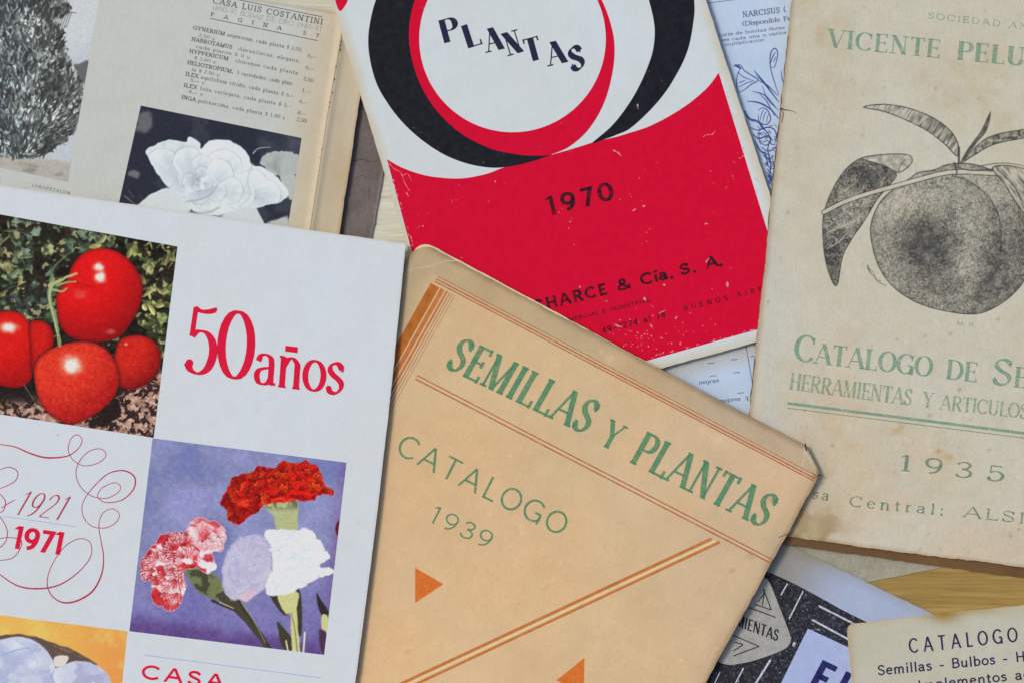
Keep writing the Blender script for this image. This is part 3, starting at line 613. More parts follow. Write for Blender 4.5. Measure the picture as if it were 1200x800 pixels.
def shrub(X, Y):
    cv = Canvas(X, Y, (196, 200, 200)); cv.over((170, 178, 186), sm(30, 90, Y + (X - 80) * .3) * .5)
    cv.over((172, 166, 156), sm(178, 186, Y - X * .13 + 3 * fbm(X, Y, 20, 3, 3)))
    cv.over((122, 118, 112), sm(.5, .75, fbm(X * .35, Y, 6, 4, 8)) * sm(178, 190, Y - X * .13) * .7)
    cv.poly([(85, 80), (95, 74), (112, 76), (112, 125), (84, 130)], (92, 96, 96), 2, 4, 6, 9)
    x, y = cv.warp(5, 9, 4)
    out = cat([(-40, -40), (66, -40), (74, -5), (84, 14), (66, 24), (72, 34), (76, 52), (82, 72), (92, 86), (98, 112), (94, 140), (84, 160), (62, 176), (46, 184), (24, 186), (-10, 180), (-60, 178)], 4, True)
    sdv = inside(out, x, y) + (fbm(X, Y, 3.2, 3, 55) - .5) * 9; m = sm(-1.5, 1.5, sdv)
    lf = fbm(X + 14 * fbm(X, Y, 22, 2, 5), Y, 3.6, 3, 12)                    # leaf flecks
    ang = np.arctan2(Y - 175, X - 26); st = fbm(ang * 46, np.hypot(X - 26, Y - 175) * .16, 1.0, 3, 20)
    tone = .55 * lf + .45 * st; big = fbm(X, Y, 34, 3, 31)
    g = sm(.36, .74, tone + (big - .5) * .5 - .05 * sm(140, 190, Y) + .03 * sm(120, 0, Y))
    rgb = np.array([48, 51, 51]) + g[..., None] * np.array([132, 136, 128]) * (0.45 + 1.1 * big[..., None]) * (0.6 + .8 * fbm(X, Y, 2.4, 2, 77)[..., None])
    cool = sm(80, 0, X)[..., None] * np.array([-6, 2, 10]); cv.over(rgb + cool, m)
    rs_ = np.random.RandomState(12); ctr = [(rs_.uniform(-20, 96), rs_.uniform(-5, 184)) for _ in range(1500)]; ctr.sort(key=lambda q: -np.hypot(q[0] - 20, q[1] - 190))
    for k_, (px, py) in enumerate(ctr):
        if inside(out, np.array([px]), np.array([py]))[0] < 1: continue
        an_ = math.atan2(py - 205, px - 18) + rs_.normal(0, .45); b_ = float(fbm(np.array([px]), np.array([py]), 26, 3, 90)[0]); br = rs_.uniform(.2, 1) ** 1.5
        v_ = (36 + 22 * b_) if k_ % 3 == 0 else 52 + 140 * (1 - .35 * max(0, (py - 70) / 110)) * br * max(0, min(1, (b_ - .25) * 2.2))
        dab(cv, px, py, an_, rs_.uniform(3, 8), rs_.uniform(.6, 1.5), (v_ * .97, v_ * 1.0, v_ * .97), .15, .85, .5, rs_.uniform(-.6, .6))
    for i in range(9):
        x0 = 62 + i * 3; cv.stroke([(x0 - 8, 40 - i), (x0 - 2, 24 - i), (x0 + 4, 8 + i)], .9, .5, (60, 62, 60), amt=.8)
    cv.I += (fbm(X, Y, 1.6, 2, 44)[..., None] - .5) * 22
    return cv.I * .96 + 6
picture(it, "shrub_photograph", [(-50, -40), (123, -40), (79.5, 213.6), (-50, 186)], shrub, picture_mat("shrub_print"))

def rose(X, Y):
    z = lambda P: z2p(P, 130, 110, 3.75)
    cv = Canvas(X, Y, (38, 42, 54))
    cv.over((72, 76, 86), sm(.52, .75, fbm(X, Y, 26, 4, 3)) * .5 + .35 * sm(285, 345, X) * sm(215, 165, Y))
    cv.poly(z([(120, 90), (165, 80), (178, 160), (120, 165)]), (118, 120, 120), 3, 4, 8, 5, amt=.7); cv.poly(z([(85, 335), (120, 338), (122, 370), (80, 365)]), (130, 132, 130), 2, 3, 8, 6, amt=.7)
    cv.stroke(z([(60, 450), (110, 490)]), 1.2, .8, (120, 122, 122)); cv.stroke(z([(75, 425), (100, 455)]), .8, .5, (90, 92, 94))
    # right bud and leaves
    cv.poly(z([(655, 290), (700, 258), (780, 252), (826, 285), (815, 355), (740, 362), (690, 335)]), (168, 174, 170), 1, 3, 8, 7)
    cv.over((120, 124, 124), sm(.3, .9, fbm(X, Y * .5, 9, 4, 9)) * sm(0, 3, inside(z([(655, 290), (700, 258), (780, 252), (826, 285), (815, 355), (740, 362), (690, 335)]), X, Y)) * .7)
    cv.poly(z([(742, 370), (810, 362), (800, 462), (770, 450)]), (172, 178, 174), 1, 2, 8, 8)
    cv.stroke(z([(625, 262), (650, 240), (700, 236)]), 1.4, .8, (160, 164, 164)); cv.stroke(z([(735, 360), (760, 420), (778, 456)]), 1.6, 1.6, (36, 40, 50))
    cv.poly(z([(700, 560), (780, 548), (778, 640), (680, 630)]), (176, 180, 176), 1.5, 3, 9, 10)
    # lower petals
    cv.poly(z([(40, 530), (110, 492), (180, 440), (260, 418), (340, 480), (350, 560), (330, 640), (60, 640)]), (200, 206, 206), 1, 1.5, 10, 11)
    cv.poly(z([(470, 560), (540, 500), (630, 490), (680, 600), (680, 650), (440, 650)]), (196, 203, 204), 1, 1.5, 10, 12)
    cv.poly(z([(345, 520), (470, 520), (480, 600), (340, 620)]), (120, 126, 132), 2, 3, 8, 13)
    Pr = z([(155, 245), (250, 205), (328, 212), (345, 190), (392, 215), (400, 240), (430, 210), (490, 203), (552, 220), (600, 262), (622, 312), (680, 330), (740, 375), (778, 440), (740, 480), (680, 490), (630, 503), (600, 490), (520, 522), (450, 537), (390, 530), (350, 510), (330, 480), (290, 440), (245, 405), (200, 350), (170, 290)])
    sdv = cv.poly(Pr, (214, 221, 222), .9, 1.6, 9, 14)
    m = sm(0, 2, sdv)
    sh = fbm(X, Y, 30, 4, 15); cv.over((182, 190, 192), sm(.35, .85, sh) * m * .8)
    Zp = lambda x, y: z([(x, y)])[0]
    for (bx, by, an_, R, sp, b_, rm) in ((300, 400, -2.35, 62, .62, (150, 160, 164), (218, 225, 226)), (360, 420, -1.75, 62, .50, (140, 150, 156), (222, 228, 229)), (470, 400, -1.25, 52, .75, (150, 160, 165), (224, 230, 231)),
            (560, 440, -.55, 46, .7, (160, 170, 174), (220, 227, 228)), (600, 440, .05, 48, .62, (150, 160, 166), (218, 226, 227)), (540, 400, 1.0, 38, .9, (158, 168, 172), (212, 220, 222)), (430, 410, 1.75, 34, .9, (140, 150, 156), (208, 216, 218)),
            (330, 400, 2.5, 22, .8, (150, 160, 164), (206, 214, 217)), (440, 400, -1.0, 40, .8, (168, 178, 182), (224, 230, 231)), (470, 420, .1, 36, .8, (150, 161, 166), (216, 224, 226)), (400, 350, -1.6, 26, .8, (150, 160, 165), (214, 222, 224)),
            (440, 400, .9, 26, .8, (146, 157, 162), (208, 217, 219)), (400, 420, 2.0, 22, .9, (140, 151, 157), (204, 213, 216)), (372, 400, -2.6, 20, .9, (138, 149, 155), (206, 215, 217)), (392, 372, -1.2, 17, .9, (140, 151, 157), (208, 216, 218)), (404, 392, .3, 14, .9, (132, 143, 150), (196, 206, 210)), (388, 396, 2.2, 11, 1.0, (126, 137, 144), (192, 202, 206)), (382, 382, -2.0, 8, 1.1, (118, 130, 137), (186, 196, 201))):
        x_, y_ = Zp(bx, by); petal(cv, x_, y_, an_, R / 1.25, sp, np.array(b_) + 22, rm, m, .012, bx * .1, rimline=.1, amt=.62, shd=.13)
    cv.over((120, 131, 138), m * .55 * np.exp(-((X - Zp(384, 384)[0]) / 3.2) ** 2 - ((Y - Zp(384, 384)[1]) / 3.6) ** 2))
    for P, w_, cc in (([(330, 475), (390, 465), (440, 440), (470, 400)], 1.6, (118, 128, 134)), ([(345, 520), (420, 524), (480, 500)], 2.0, (104, 112, 118)), ([(622, 312), (600, 380), (610, 450), (560, 500)], 2.4, (172, 181, 184))):
        cv.stroke(z(P), w_, w_ * .4, cc, 1.6, amt=.6)
    cv.over((198, 208, 211), m * .3 * sm(6, 0, sdv)); cv.I += (fbm(X, Y, 1.8, 2, 46)[..., None] - .5) * 12
    return cv.I
picture(it, "rose_photograph", [(165, 124), (353.5, 162), (332, 300), (134, 262)], rose, picture_mat("rose_print"))

# ================================================================== narcissus page (between red and 1935 covers)
it = Item("bulb_catalogue", "bluish printed page with narcissus engraving, showing behind the red catalogue", "catalogue", (860, 40), 6.4, plane3((0, 0, 0), (1, 0, 0), (0, 1, 0)), 0.75, 31, amp=0.06)
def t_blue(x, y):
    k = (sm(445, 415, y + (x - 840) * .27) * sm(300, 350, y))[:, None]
    k = k * .75; return (1 - k) + k * (alb((182, 174, 154)) / alb((184, 199, 232)))  # beige band painted along the red cover's edge, where it shades this sheet
M_blue = paper("bluish_paper", (184, 199, 232), (168, 190, 226), 0.6, edge=(180, 172, 160), edgew=6, edgeamt=0.5)
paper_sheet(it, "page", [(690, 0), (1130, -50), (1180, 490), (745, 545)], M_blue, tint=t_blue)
page_block(it, [(690, 0), (1130, -50), (1180, 490), (745, 545)], M_pages, 3)
M_navy = ink("blue_grey_type", (96, 98, 136), 0.45, 0.3, alpha=.95, scale=2600); M_eng = ink("engraving_blue", (66, 76, 140), 0.4, 0.3, alpha=.9)
words(it, "heading_lettering", M_navy, [("NARCISUS (", (870.5, 20.6), (921, 14.4), 6.8, dict(track=.12)), ("(Disponible Febrero)", (870, 31), (952, 21.4), 5.6)], thick=.19, thin=.11)
words(it, "text_lettering", M_navy, [("corte de bonitas flores", (842, 43.6), (920, 34.2), 4), ("tes cada una o varios", (845, 49.4), (922, 40), 4), ("multiplicacion", (849, 54.4), (896, 48.4), 3.8), ("negras", (819, 450), (842.5, 447), 4.6), ("mejores", (843, 471.6), (868, 468.6), 4.6),
      ("Y", (874.5, 469.5), (878, 469), 5.4), ("o", (883, 406.4), (887.5, 405.9), 6)], thick=.18, thin=.12)
I = Ink(); I.line((825, 4.4), (872, -1.4), .8); I.build(it, "rule_line", M_navy); I = Ink(); I.line((873.6, 402), (883, 455.6), 1.0); I.build(it, "rule_line", M_navy)
I = Ink()
for p in ((829, 425.6, 837.3, 425), (856.6, 421.4, 864.2, 420.6), (832, 440.4, 839.6, 439.6), (859.6, 436.6, 867, 435.6), (864, 460.4, 872, 459.4), (880, 417.5, 884, 417)): I.line(p[:2], p[2:], 1.0)
I.build(it, "price_dashes", M_navy)["kind"] = "stuff"
I = Ink(); zz = lambda P: z2p(P, 760, 0, 3.077)
for P, w_ in (([(470, 345), (455, 300), (440, 245), (440, 195), (455, 175), (466, 195), (455, 240), (440, 245)], 1.0), ([(440, 230), (448, 205), (458, 188)], .9), ([(450, 225), (460, 205)], .7),
              ([(305, 240), (330, 235), (345, 255), (375, 275), (395, 290), (370, 305), (345, 325), (325, 335)], 1.0), ([(310, 235), (322, 240), (335, 250)], 2.6), ([(320, 260), (345, 280), (380, 292)], .7), ([(325, 300), (350, 290)], .8), ([(325, 315), (355, 300), (380, 292)], .7), ([(330, 250), (320, 275), (318, 310), (325, 335)], .8),
              ([(380, 255), (410, 290), (440, 330), (470, 370)], 1.5), ([(385, 270), (415, 300), (450, 345)], .7), ([(395, 290), (430, 310), (465, 345)], 1.0),
              ([(355, 365), (400, 372), (440, 395), (470, 430)], 1.6), ([(375, 330), (420, 345), (460, 390)], 1.1), ([(400, 340), (425, 365), (455, 420)], .8), ([(410, 310), (430, 360), (470, 400)], .7),
              ([(345, 400), (365, 430), (395, 440), (420, 470)], 2.2), ([(395, 400), (410, 390), (430, 400), (440, 430), (425, 450), (400, 440), (395, 415)], 1.0), ([(402, 436), (408, 412), (416, 396)], .6), ([(412, 442), (418, 415), (426, 402)], .6), ([(424, 446), (430, 420), (436, 412)], .5),
              ([(365, 460), (395, 470), (430, 460), (455, 470), (462, 500)], 1.2), ([(375, 485), (400, 500), (430, 490), (450, 510)], 1.4), ([(395, 480), (410, 465), (430, 480), (440, 510), (420, 525), (400, 505), (398, 485)], 1.0),
              ([(385, 510), (400, 540), (420, 560), (432, 600)], 1.6), ([(440, 500), (430, 540), (440, 590), (436, 650)], 1.2), ([(405, 530), (430, 545), (455, 540)], 1.0), ([(410, 560), (435, 575), (450, 560)], 1.0), ([(420, 590), (440, 605), (450, 590)], .9), ([(425, 620), (440, 640), (444, 670)], 1.4),
              ([(455, 520), (465, 480), (480, 440)], 1.2), ([(445, 560), (452, 600), (448, 640)], .8), ([(418, 505), (430, 495), (440, 505)], .6), ([(415, 515), (428, 508), (438, 518)], .6), ([(475, 400), (480, 450)], 1.0), ([(478, 255), (482, 285), (486, 300)], .8)):
    P2 = cat(zz(P), 6); I.ribbon(P2, 1.15 * w_ * np.sin(np.linspace(.35, 2.8, len(P2))) + .3)
rs = random.Random(4)
for i in range(60):
    y = rs.uniform(445, 660); x = 437 + rs.uniform(-1, .5) * (670 - y) * .28; t = rs.uniform(-.5, 1.2)
    I.line(*zz([(x, y), (x + 16 * math.cos(t), y + 16 * math.sin(t))]), rs.uniform(.6, 1.4))
I.build(it, "narcissus_engraving", M_eng)

# ================================================================== black and white catalogue and loose sheet (lower right)
it = Item("loose_sheet", "pale grey blank sheet corner on the golden wood under the peach catalogue", "paper", (1010, 665), -12, plane3((0, 0, .03), (1, 0, .03), (0, 1, .03)), 0.2, 41, amp=0.0)
M = paper("grey_sheet_paper", (162, 156, 138), (150, 144, 124), 0.8, edge=(160, 150, 120), edgew=3, fibre=0.25)
paper_sheet(it, "sheet", [(880, 560), (1130, 560), (1128, 660), (890, 706)], M, th=0.15, rough=0.3)

it = Item("tool_catalogue", "black and bluish white tool catalogue partly under the tan catalogue, with grey hexagonal badge", "catalogue", (960, 720), -26, plane3((0, 0, .3), (1, 0, .3), (0, 1, .3)), 0.9, 51, amp=0.08)
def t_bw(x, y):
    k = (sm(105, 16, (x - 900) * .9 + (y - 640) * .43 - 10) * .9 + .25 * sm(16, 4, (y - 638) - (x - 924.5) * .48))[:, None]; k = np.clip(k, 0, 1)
    return (1 - k) + k * (alb((142, 137, 124)) / alb((160, 170, 194)))  # grey top border, and grey painted where the tan cover blocks sky sheen
M_bw = paper("glossy_bluish_paper", (160, 170, 194), (152, 163, 194), 0.5, edge=(150, 148, 150), edgew=4, edgeamt=0.6)
cor = [(800, 577), (1180, 761), (1080, 960), (700, 770)]
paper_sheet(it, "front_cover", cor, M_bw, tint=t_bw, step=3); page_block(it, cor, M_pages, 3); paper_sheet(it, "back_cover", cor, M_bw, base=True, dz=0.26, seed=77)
M_blk = ink("worn_black_ink", (36, 36, 44), 0.45, 0.4, alpha=1.0, hole=0.55, scale=700)
I = Ink()
A_ = cat([(840, 640), (904, 671), (930, 683), (960, 699), (985, 713), (1013, 727), (1060, 750)], 8)
I.strip(A_, A_ + np.array([-110, 205]), 24); I.build(it, "black_field", M_blk)
P_ = ink("badge_grey", (158, 156, 150), 0.2, 0.15)
I = Ink()
hexa = cat(z2p([(215, 226), (240, 240), (258, 258), (274, 296), (296, 352), (318, 408), (334, 452), (337, 474), (322, 500), (275, 522), (200, 548), (130, 562), (100, 562), (60, 545), (30, 480), (60, 360), (110, 270), (170, 225)], 820, 600, 3.158), 2, True)
I.poly(hexa, 6); I.build(it, "badge", P_, lift=60e-6)
wj = ink("streak_white", (196, 198, 214), 0.5, 0.2, alpha=.95)
I = Ink(); zq = lambda P: z2p(P, 820, 600, 3.158)
for P, w_ in (([(383, 290), (330, 395)], 1.5), ([(325, 262), (300, 306)], 1.5), ([(440, 345), (572, 412)], 2.2), ([(415, 396), (552, 470)], 2.2), ([(162, 575), (132, 632)], 1.6), ([(262, 545), (202, 640)], 2.4), ([(352, 480), (346, 495)], 3), ([(75, 590), (55, 632)], 1.2)):
    I.line(*zq(P), w_)
rs = random.Random(9)
for i in range(60):
    x, y = rs.uniform(120, 600), rs.uniform(300, 630)
    q = zq([(x, y), (x + rs.uniform(-3, 3), y + rs.uniform(1, 5))]); 
    if q[0][1] > 671 + (q[0][0] - 904) * .51 + 4: I.line(*q, rs.uniform(.4, 1.0))
I.build(it, "streaks", wj, lift=60e-6)["kind"] = "stuff"
I = Ink(); A_ = np.array([(946.7, 736), (960, 742), (975, 749), (994, 758), (1050, 786), (1100, 811)]); I.strip(A_, A_ + np.array([-62, 126]), 10)
I.build(it, "title_panel", ink("panel_bluish", (160, 170, 206), 0.1, 0.06), lift=60e-6)
M_bt = ink("badge_black", (34, 34, 40), 0.3, 0.3)
I = Ink(); text(I, "HERRAMIENTAS", (824, 718), (911, 751), 13.5, thick=.15, thin=.11, serif=False, track=.06, lean=10)
for P in ([(235, 282), (265, 360)], [(265, 360), (205, 340)], [(240, 300), (215, 330)], [(165, 345), (282, 388)], [(125, 455), (220, 495)], [(220, 495), (125, 530)], [(130, 480), (160, 488)], [(160, 488), (125, 512)], [(240, 285), (232, 345)]):
    I.line(*zq(P), 1.2)
I.build(it, "badge_lettering", M_bt, lift=110e-6)
I = Ink(); text(I, "EL", (944, 807), (992, 830), 40, thick=.2, thin=.17, serif=False, track=.16, lean=28); I.build(it, "title_lettering", ink("title_navy", (34, 34, 88), 0.3, 0.3), lift=110e-6)

it = Item("small_catalogue", "small cream catalogue with navy capitals in the bottom right corner", "catalogue", (1100, 760), 6, plane3((990, 735, 1.4), (1300, 705, .6), (1010, 850, 1.2)), 1.2, 61, amp=0.1)
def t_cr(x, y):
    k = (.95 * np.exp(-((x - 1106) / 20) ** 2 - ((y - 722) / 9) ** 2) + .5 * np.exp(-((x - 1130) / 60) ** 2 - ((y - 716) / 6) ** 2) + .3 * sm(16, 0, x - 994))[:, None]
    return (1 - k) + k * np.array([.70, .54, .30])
M_cr = paper("cream_paper", (185, 182, 166), (182, 174, 150), 0.6, fox=(150, 120, 80), foxamt=.4, edge=(178, 160, 118), edgew=5, edgeamt=.7)
cor = [(992, 731), (1330, 694), (1348, 900), (1010, 935)]
paper_sheet(it, "front_cover", cor, M_cr, radii=(8, 3, 3, 3), tint=t_cr, step=2.5); page_block(it, cor, M_pages, 4, radii=(8, 3, 3, 3)); paper_sheet(it, "back_cover", cor, M_cr, base=True, dz=.26, seed=78, radii=(8, 3, 3, 3))
M_nv = ink("navy_ink", (44, 44, 78), 0.25, 0.3)
words(it, "title_lettering", M_nv, [("CATALOGO", (1066, 765), (1193, 751.4), 17.5, dict(track=.42, thick=.13, thin=.11))], serif=False)
words(it, "subtitle_lettering", M_nv, [("Semillas - Bulbos -", (1029, 791), (1181.5, 776.4), 12.2), ("Hortalizas", (1190.5, 775.4), (1268, 768), 12.2), ("Implementos", (1076, 808.6), (1180.5, 797.4), 12), ("agricolas", (1190, 796.6), (1262, 789), 12)], thick=.16, thin=.14, serif=False, track=.07)

# ================================================================== red 1970 catalogue
it = Item("red_catalogue", "red, black and white catalogue cover with overlapping circles and the year 1970", "catalogue", (650, 230), 16, plane3((400, 60, 4.1), (900, 60, 2.2), (700, 420, 2.0)), 1.6, 71, amp=0.12)
M_rp = paper("catalogue_white_paper", (197, 205, 208), (196, 198, 194), 0.6, edge=(190, 174, 142), edgew=10, edgeamt=.85, fibre=.05)
cor = [(377, -36), (815, -36), (960, 380), (496, 508)]
cor = [(374.5, -44), (814, -44), (957, 381.6), (524, 499)]
# edges: left runs (388,0)-(485,316); right (828,0)-(902,224); bottom (778,430)-(889,400)
cor = [(376, -40), (814, -40), (953, 382.5), (540.5, 495.5)]
paper_sheet(it, "front_cover", cor, M_rp, radii=(2, 2, 4, 4), step=4); page_block(it, cor, M_pages, 6); paper_sheet(it, "back_cover", cor, M_rp, base=True, dz=.26, seed=79)
M_red = ink("red_ink", (198, 0, 47), 0.03, 0.06, rough=.5, hole=0.03, scale=500, spec=.06); M_bk = ink("black_ink", (26, 26, 34), 0.04, 0.25, rough=.5, hole=.08, scale=600, spec=.06)
zr = lambda P: z2p(P, 380, 0, 2.222)
up = cat(zr([(163, 415), (200, 436), (250, 454), (300, 463), (360, 465), (420, 454), (467, 437), (520, 422), (590, 404), (650, 387), (705, 370), (760, 357), (800, 345), (840, 332), (880, 313), (920, 290), (960, 262), (1000, 226), (1027, 190)]), 6)
ti = np.linspace(0, 1, len(up)); lo = np.stack([534 + (931 - 534) * ti, 485.5 + (373.8 - 485.5) * ti], 1)
I = Ink(); I.strip(up, lo, 60); I.build(it, "red_field", M_red)
ring = cat(zr([(262, -60), (236, 0), (223, 55), (221, 105), (232, 170), (260, 240), (305, 303), (365, 354), (435, 388), (505, 403), (555, 406), (590, 403), (640, 381), (690, 335), (730, 265), (752, 180), (755, 110), (742, 50), (722, 0), (690, -60)]), 6)
ix, iy = zr([(490, 102)])[0]; ir = 243 / 2.222
an = np.unwrap(np.arctan2(ring[:, 1] - iy, ring[:, 0] - ix))
I = Ink(); I.strip(ring, np.stack([ix + ir * np.cos(an), iy + ir * np.sin(an)], 1), 8); I.build(it, "red_ring", M_red, lift=40e-6)
out = cat(zr([(150, -40), (128, 20), (115, 90), (118, 150), (135, 215), (162, 265), (200, 315), (250, 362), (310, 402), (370, 426), (430, 437), (480, 435), (530, 424), (560, 415), (592, 404)]), 6)
inn = ring[:67]; inn = inn + (np.array([ix, iy]) - inn) * .015; ii = np.linspace(0, len(inn) - 1, len(out)); inn = np.stack([np.interp(ii, range(len(inn)), inn[:, 0]), np.interp(ii, range(len(inn)), inn[:, 1])], 1)
I = Ink(); I.strip(out, inn, 10); I.build(it, "black_crescent", M_bk, lift=18e-6)
outr = cat(zr([(955, -60), (963, 0), (962, 50), (945, 135), (905, 215), (860, 275), (800, 332), (760, 352), (700, 374)]), 7); innr = cat(zr([(825, -60), (845, 0), (860, 70), (856, 130), (838, 185), (812, 240), (780, 290), (745, 332), (698, 372)]), 7)
I = Ink(); I.strip(outr, innr, 8); I.build(it, "black_crescent", M_bk, lift=55e-6)
tip = cat(zr([(20, -40), (60, -30), (62, 0), (45, 28), (36, 24), (28, 0)]), 3, True); I = Ink(); I.poly(tip, 3); I.build(it, "red_corner", M_red)
M_pl = ink("plantas_ink", (36, 36, 62), 0.1, 0.2)
I = Ink()
for ch, bx, by, an_, wd in (("P", 333, 108, 15, 46), ("L", 393, 121, 18, 42), ("A", 445, 133, 13, 40), ("N", 499, 141, 17, 42), ("T", 551, 158, 15, 42), ("A", 608, 168, 13, 45), ("S", 663, 182, 13, 36)):
    x, y = zr([(bx, by)])[0]; t_ = math.radians(an_); dx = np.array([math.cos(t_), -math.sin(t_)]) * wd / 2.222 / 2
    text(I, ch, (x - dx[0], y - dx[1]), (x + dx[0], y + dx[1]), 27.5, thick=.27, thin=.05, slen=.27, sth=.055)
I.build(it, "title_lettering", M_pl, lift=10e-6)
M_bi = ink("black_type_on_red", (30, 20, 28), 0.5, 0.3, scale=1000, uneven=.55)
words(it, "year_lettering", M_bi, [("1970", (643, 253.5), (720.5, 234), 22.5, dict(thick=.22, thin=.17, track=.2))], serif=False)
for o_ in [COL.objects[-1]]: pass
I = Ink(); text(I, "CHARCE", (626, 366.5), (713, 345), 14.2, thick=.24, thin=.2, serif=False, track=.16); text(I, "&", (724, 341.8), (741, 337.8), 14, thick=.24, thin=.18, serif=False)
text(I, "C\u00eda.", (752, 335), (790, 325.6), 14, thick=.23, thin=.19, serif=False, track=.06); text(I, "S.", (798, 323.4), (817, 318.6), 13.6, thick=.24, thin=.2, serif=False, track=.1); text(I, "A.", (828, 316), (848, 311), 14, thick=.24, thin=.2, serif=False)
I.build(it, "company_lettering", M_bi, lift=60e-6)
words(it, "address_lettering", M_bi, [("COMERCIAL E INDUSTRIAL", (655, 380), (762.5, 353.4), 4.6, dict(thick=.2, thin=.16, track=.12)), ("T. E. 49-7274 al 78", (675, 399), (780.5, 371.6), 7, dict(thick=.2, thin=.16, track=.2)),
      ("BUENOS", (802, 364.2), (853, 351.8), 6, dict(thick=.18, thin=.15, track=.7)), ("AIRES", (864, 349), (902, 339), 6, dict(thick=.18, thin=.15, track=.6))], serif=False)
# scuffs where the red has rubbed off
M_sc = ink("rubbed_paper", (222, 160, 166), 0.9, 0.1, alpha=.7, scale=900)
I = Ink(); rs = random.Random(3); zs = lambda P: z2p(P, 600, 200, 3.333)
for P, w_ in (([(840, 435), (843, 455)], 3.0), ([(515, 495), (522, 508)], 3), ([(756, 360), (772, 340)], 1.6), ([(470, 158), (485, 150)], 1.6), ([(510, 140), (520, 138)], 2.4), ([(400, 600), (430, 612)], 1.8), ([(590, 445), (600, 448)], 2), ([(540, 600), (548, 612)], 2.4), ([(262, 452), (268, 456)], 2), ([(570, 560), (600, 545)], 1)):
    I.ribbon(cat(zs(P), 3), [w_ * .5, w_, w_, w_ * .4])
for i in range(58):
    if i < 50: x, y = rs.gauss(500, 80), rs.gauss(655, 35)
    else: x, y = rs.gauss(760, 60), rs.gauss(590, 30)
    if y > 725 - (x - 530) * .27 or y < 460 + (x - 0) * .0: continue
    t_ = rs.uniform(0, 3); q = rs.uniform(1.5, 7); I.ribbon(cat(zs([(x, y), (x + q * math.cos(t_), y + q * math.sin(t_))]), 2), rs.uniform(.4, 1.3))
for P, w_ in (([(455, 190), (462, 198), (470, 203), (474, 214), (480, 224)], 1.0), ([(472, 206), (478, 204), (482, 212)], .8), ([(476, 226), (479, 230)], 1.6), ([(824, 161), (828, 158), (834, 158), (838, 154)], 1.1), ([(866, 186), (870, 184), (872, 180)], 1.1), ([(718, 176), (724, 179), (728, 183)], 2.2), ([(747, 122), (748, 128)], 2.2), ([(482, 280), (484, 286)], 1.2), ([(884, 208), (890, 213)], 1)):
    P2 = cat(P, 3); I.ribbon(P2, w_ * (0.6 + .4 * np.sin(np.arange(len(P2)) * 2.1)))
for a_, b_, n_ in (((453, 188), (488, 302), 16), ((845, 92), (897, 262), 14), ((762, 419), (888, 385), 20)):
    for i in range(n_):
        u_ = rs.random(); x = a_[0] + (b_[0] - a_[0]) * u_ + rs.uniform(-1.2, 1.6); y = a_[1] + (b_[1] - a_[1]) * u_ + rs.uniform(-1.4, 1.2); t_ = math.atan2(b_[1] - a_[1], b_[0] - a_[0]) + rs.uniform(-.5, .5); q = rs.uniform(1, 4)
        I.ribbon(cat([(x, y), (x + q * math.cos(t_), y + q * math.sin(t_))], 2), rs.uniform(.4, 1.3))
I.build(it, "scuff_marks", M_sc, lift=120e-6)["kind"] = "stuff"

# ================================================================== 1935 peach catalogue
it = Item("peach_catalogue", "stained cream 1935 catalogue with green lettering and a peach engraving", "catalogue", (1040, 300), -6, plane3((905, 230, 3.8), (930, 630, 2.3), (1300, 300, 1.2)), 1.5, 81, amp=0.14)
def t_peach(x, y):
    t = np.ones((len(x), 3))
    def st(cx, cy, rx, ry, col, a_, sc=14, th0=.35):
        nonlocal t
        m = np.exp(-((x - cx) / rx) ** 2 - ((y - cy) / ry) ** 2) * a_ * sm(th0, .72, fbm(x, y, sc, 4, int(cx) % 50)) * 1.6
        m = np.clip(m, 0, 1)[:, None]; t = t * (1 - m) + m * np.array(col)
    st(942, 610, 42, 26, (.52, .34, .14), 1.5, 14, .1); st(955, 590, 40, 50, (.72, .56, .34), .8)
    st(900, 600, 40, 60, (.6, .45, .25), .8); st(970, 500, 16, 14, (.9, .62, .42), .8, 8); st(1000, 525, 14, 10, (.92, .68, .46), .7, 8); st(1052, 502, 12, 10, (.92, .7, .5), .6, 8)
    st(1108, 536, 14, 12, (.95, .72, .40), .9, 8); st(1000, 478, 8, 5, (.9, .62, .42), .9, 8); st(980, 440, 60, 70, (1.04, .93, .86), .8, 30, .2); st(960, 40, 30, 130, (.93, .84, .70), .5, 22, .3)
    st(1000, 560, 120, 60, (1.06, .95, .86), .8, 40, .1); st(905, 420, 12, 220, (.96, .98, 1.04), .9, 40, .1); st(1120, 640, 120, 30, (1.05, .94, .88), .8, 40, .1); st(1150, 110, 60, 60, (.95, .88, .76), .6, 20)
    e = (sm(9, 0, (x - 928) * .995 + y * .101) * .35)[:, None]; t = t * (1 - e) + e * np.array([.72, .6, .45])
    r = np.random.RandomState(5)
    for i in range(70):
        cx, cy, rr = r.uniform(890, 1220), r.uniform(0, 650), r.uniform(.8, 2.2); m = (np.exp(-((x - cx) ** 2 + (y - cy) ** 2) / rr ** 2) * r.uniform(.3, .9))[:, None]; t = t * (1 - m) + m * np.array([.62, .42, .26])
    return t
M_pc = paper("foxed_cream_paper", (197, 192, 175), (190, 180, 156), 0.6, fox=(184, 132, 84), foxamt=.35, edge=(150, 120, 76), edgew=4, edgeamt=.6, off=.3, fibre=.12, rub=.4)
cor = [(932, -45), (1330, 3), (1268, 673.5), (865, 621)]
paper_sheet(it, "front_cover", cor, M_pc, radii=(3, 3, 3, 5), step=2.2, tint=t_peach, rough=1.0); page_block(it, cor, M_pages, 8); paper_sheet(it, "back_cover", [cor[0], cor[1], (1266, 686), (863, 629)], paper("shadow_brown", (112, 84, 56), (88, 62, 38), .7), base=True, dz=.26, seed=80, rough=1.0)  # back cover juts out in brown, standing in for the shadow band below
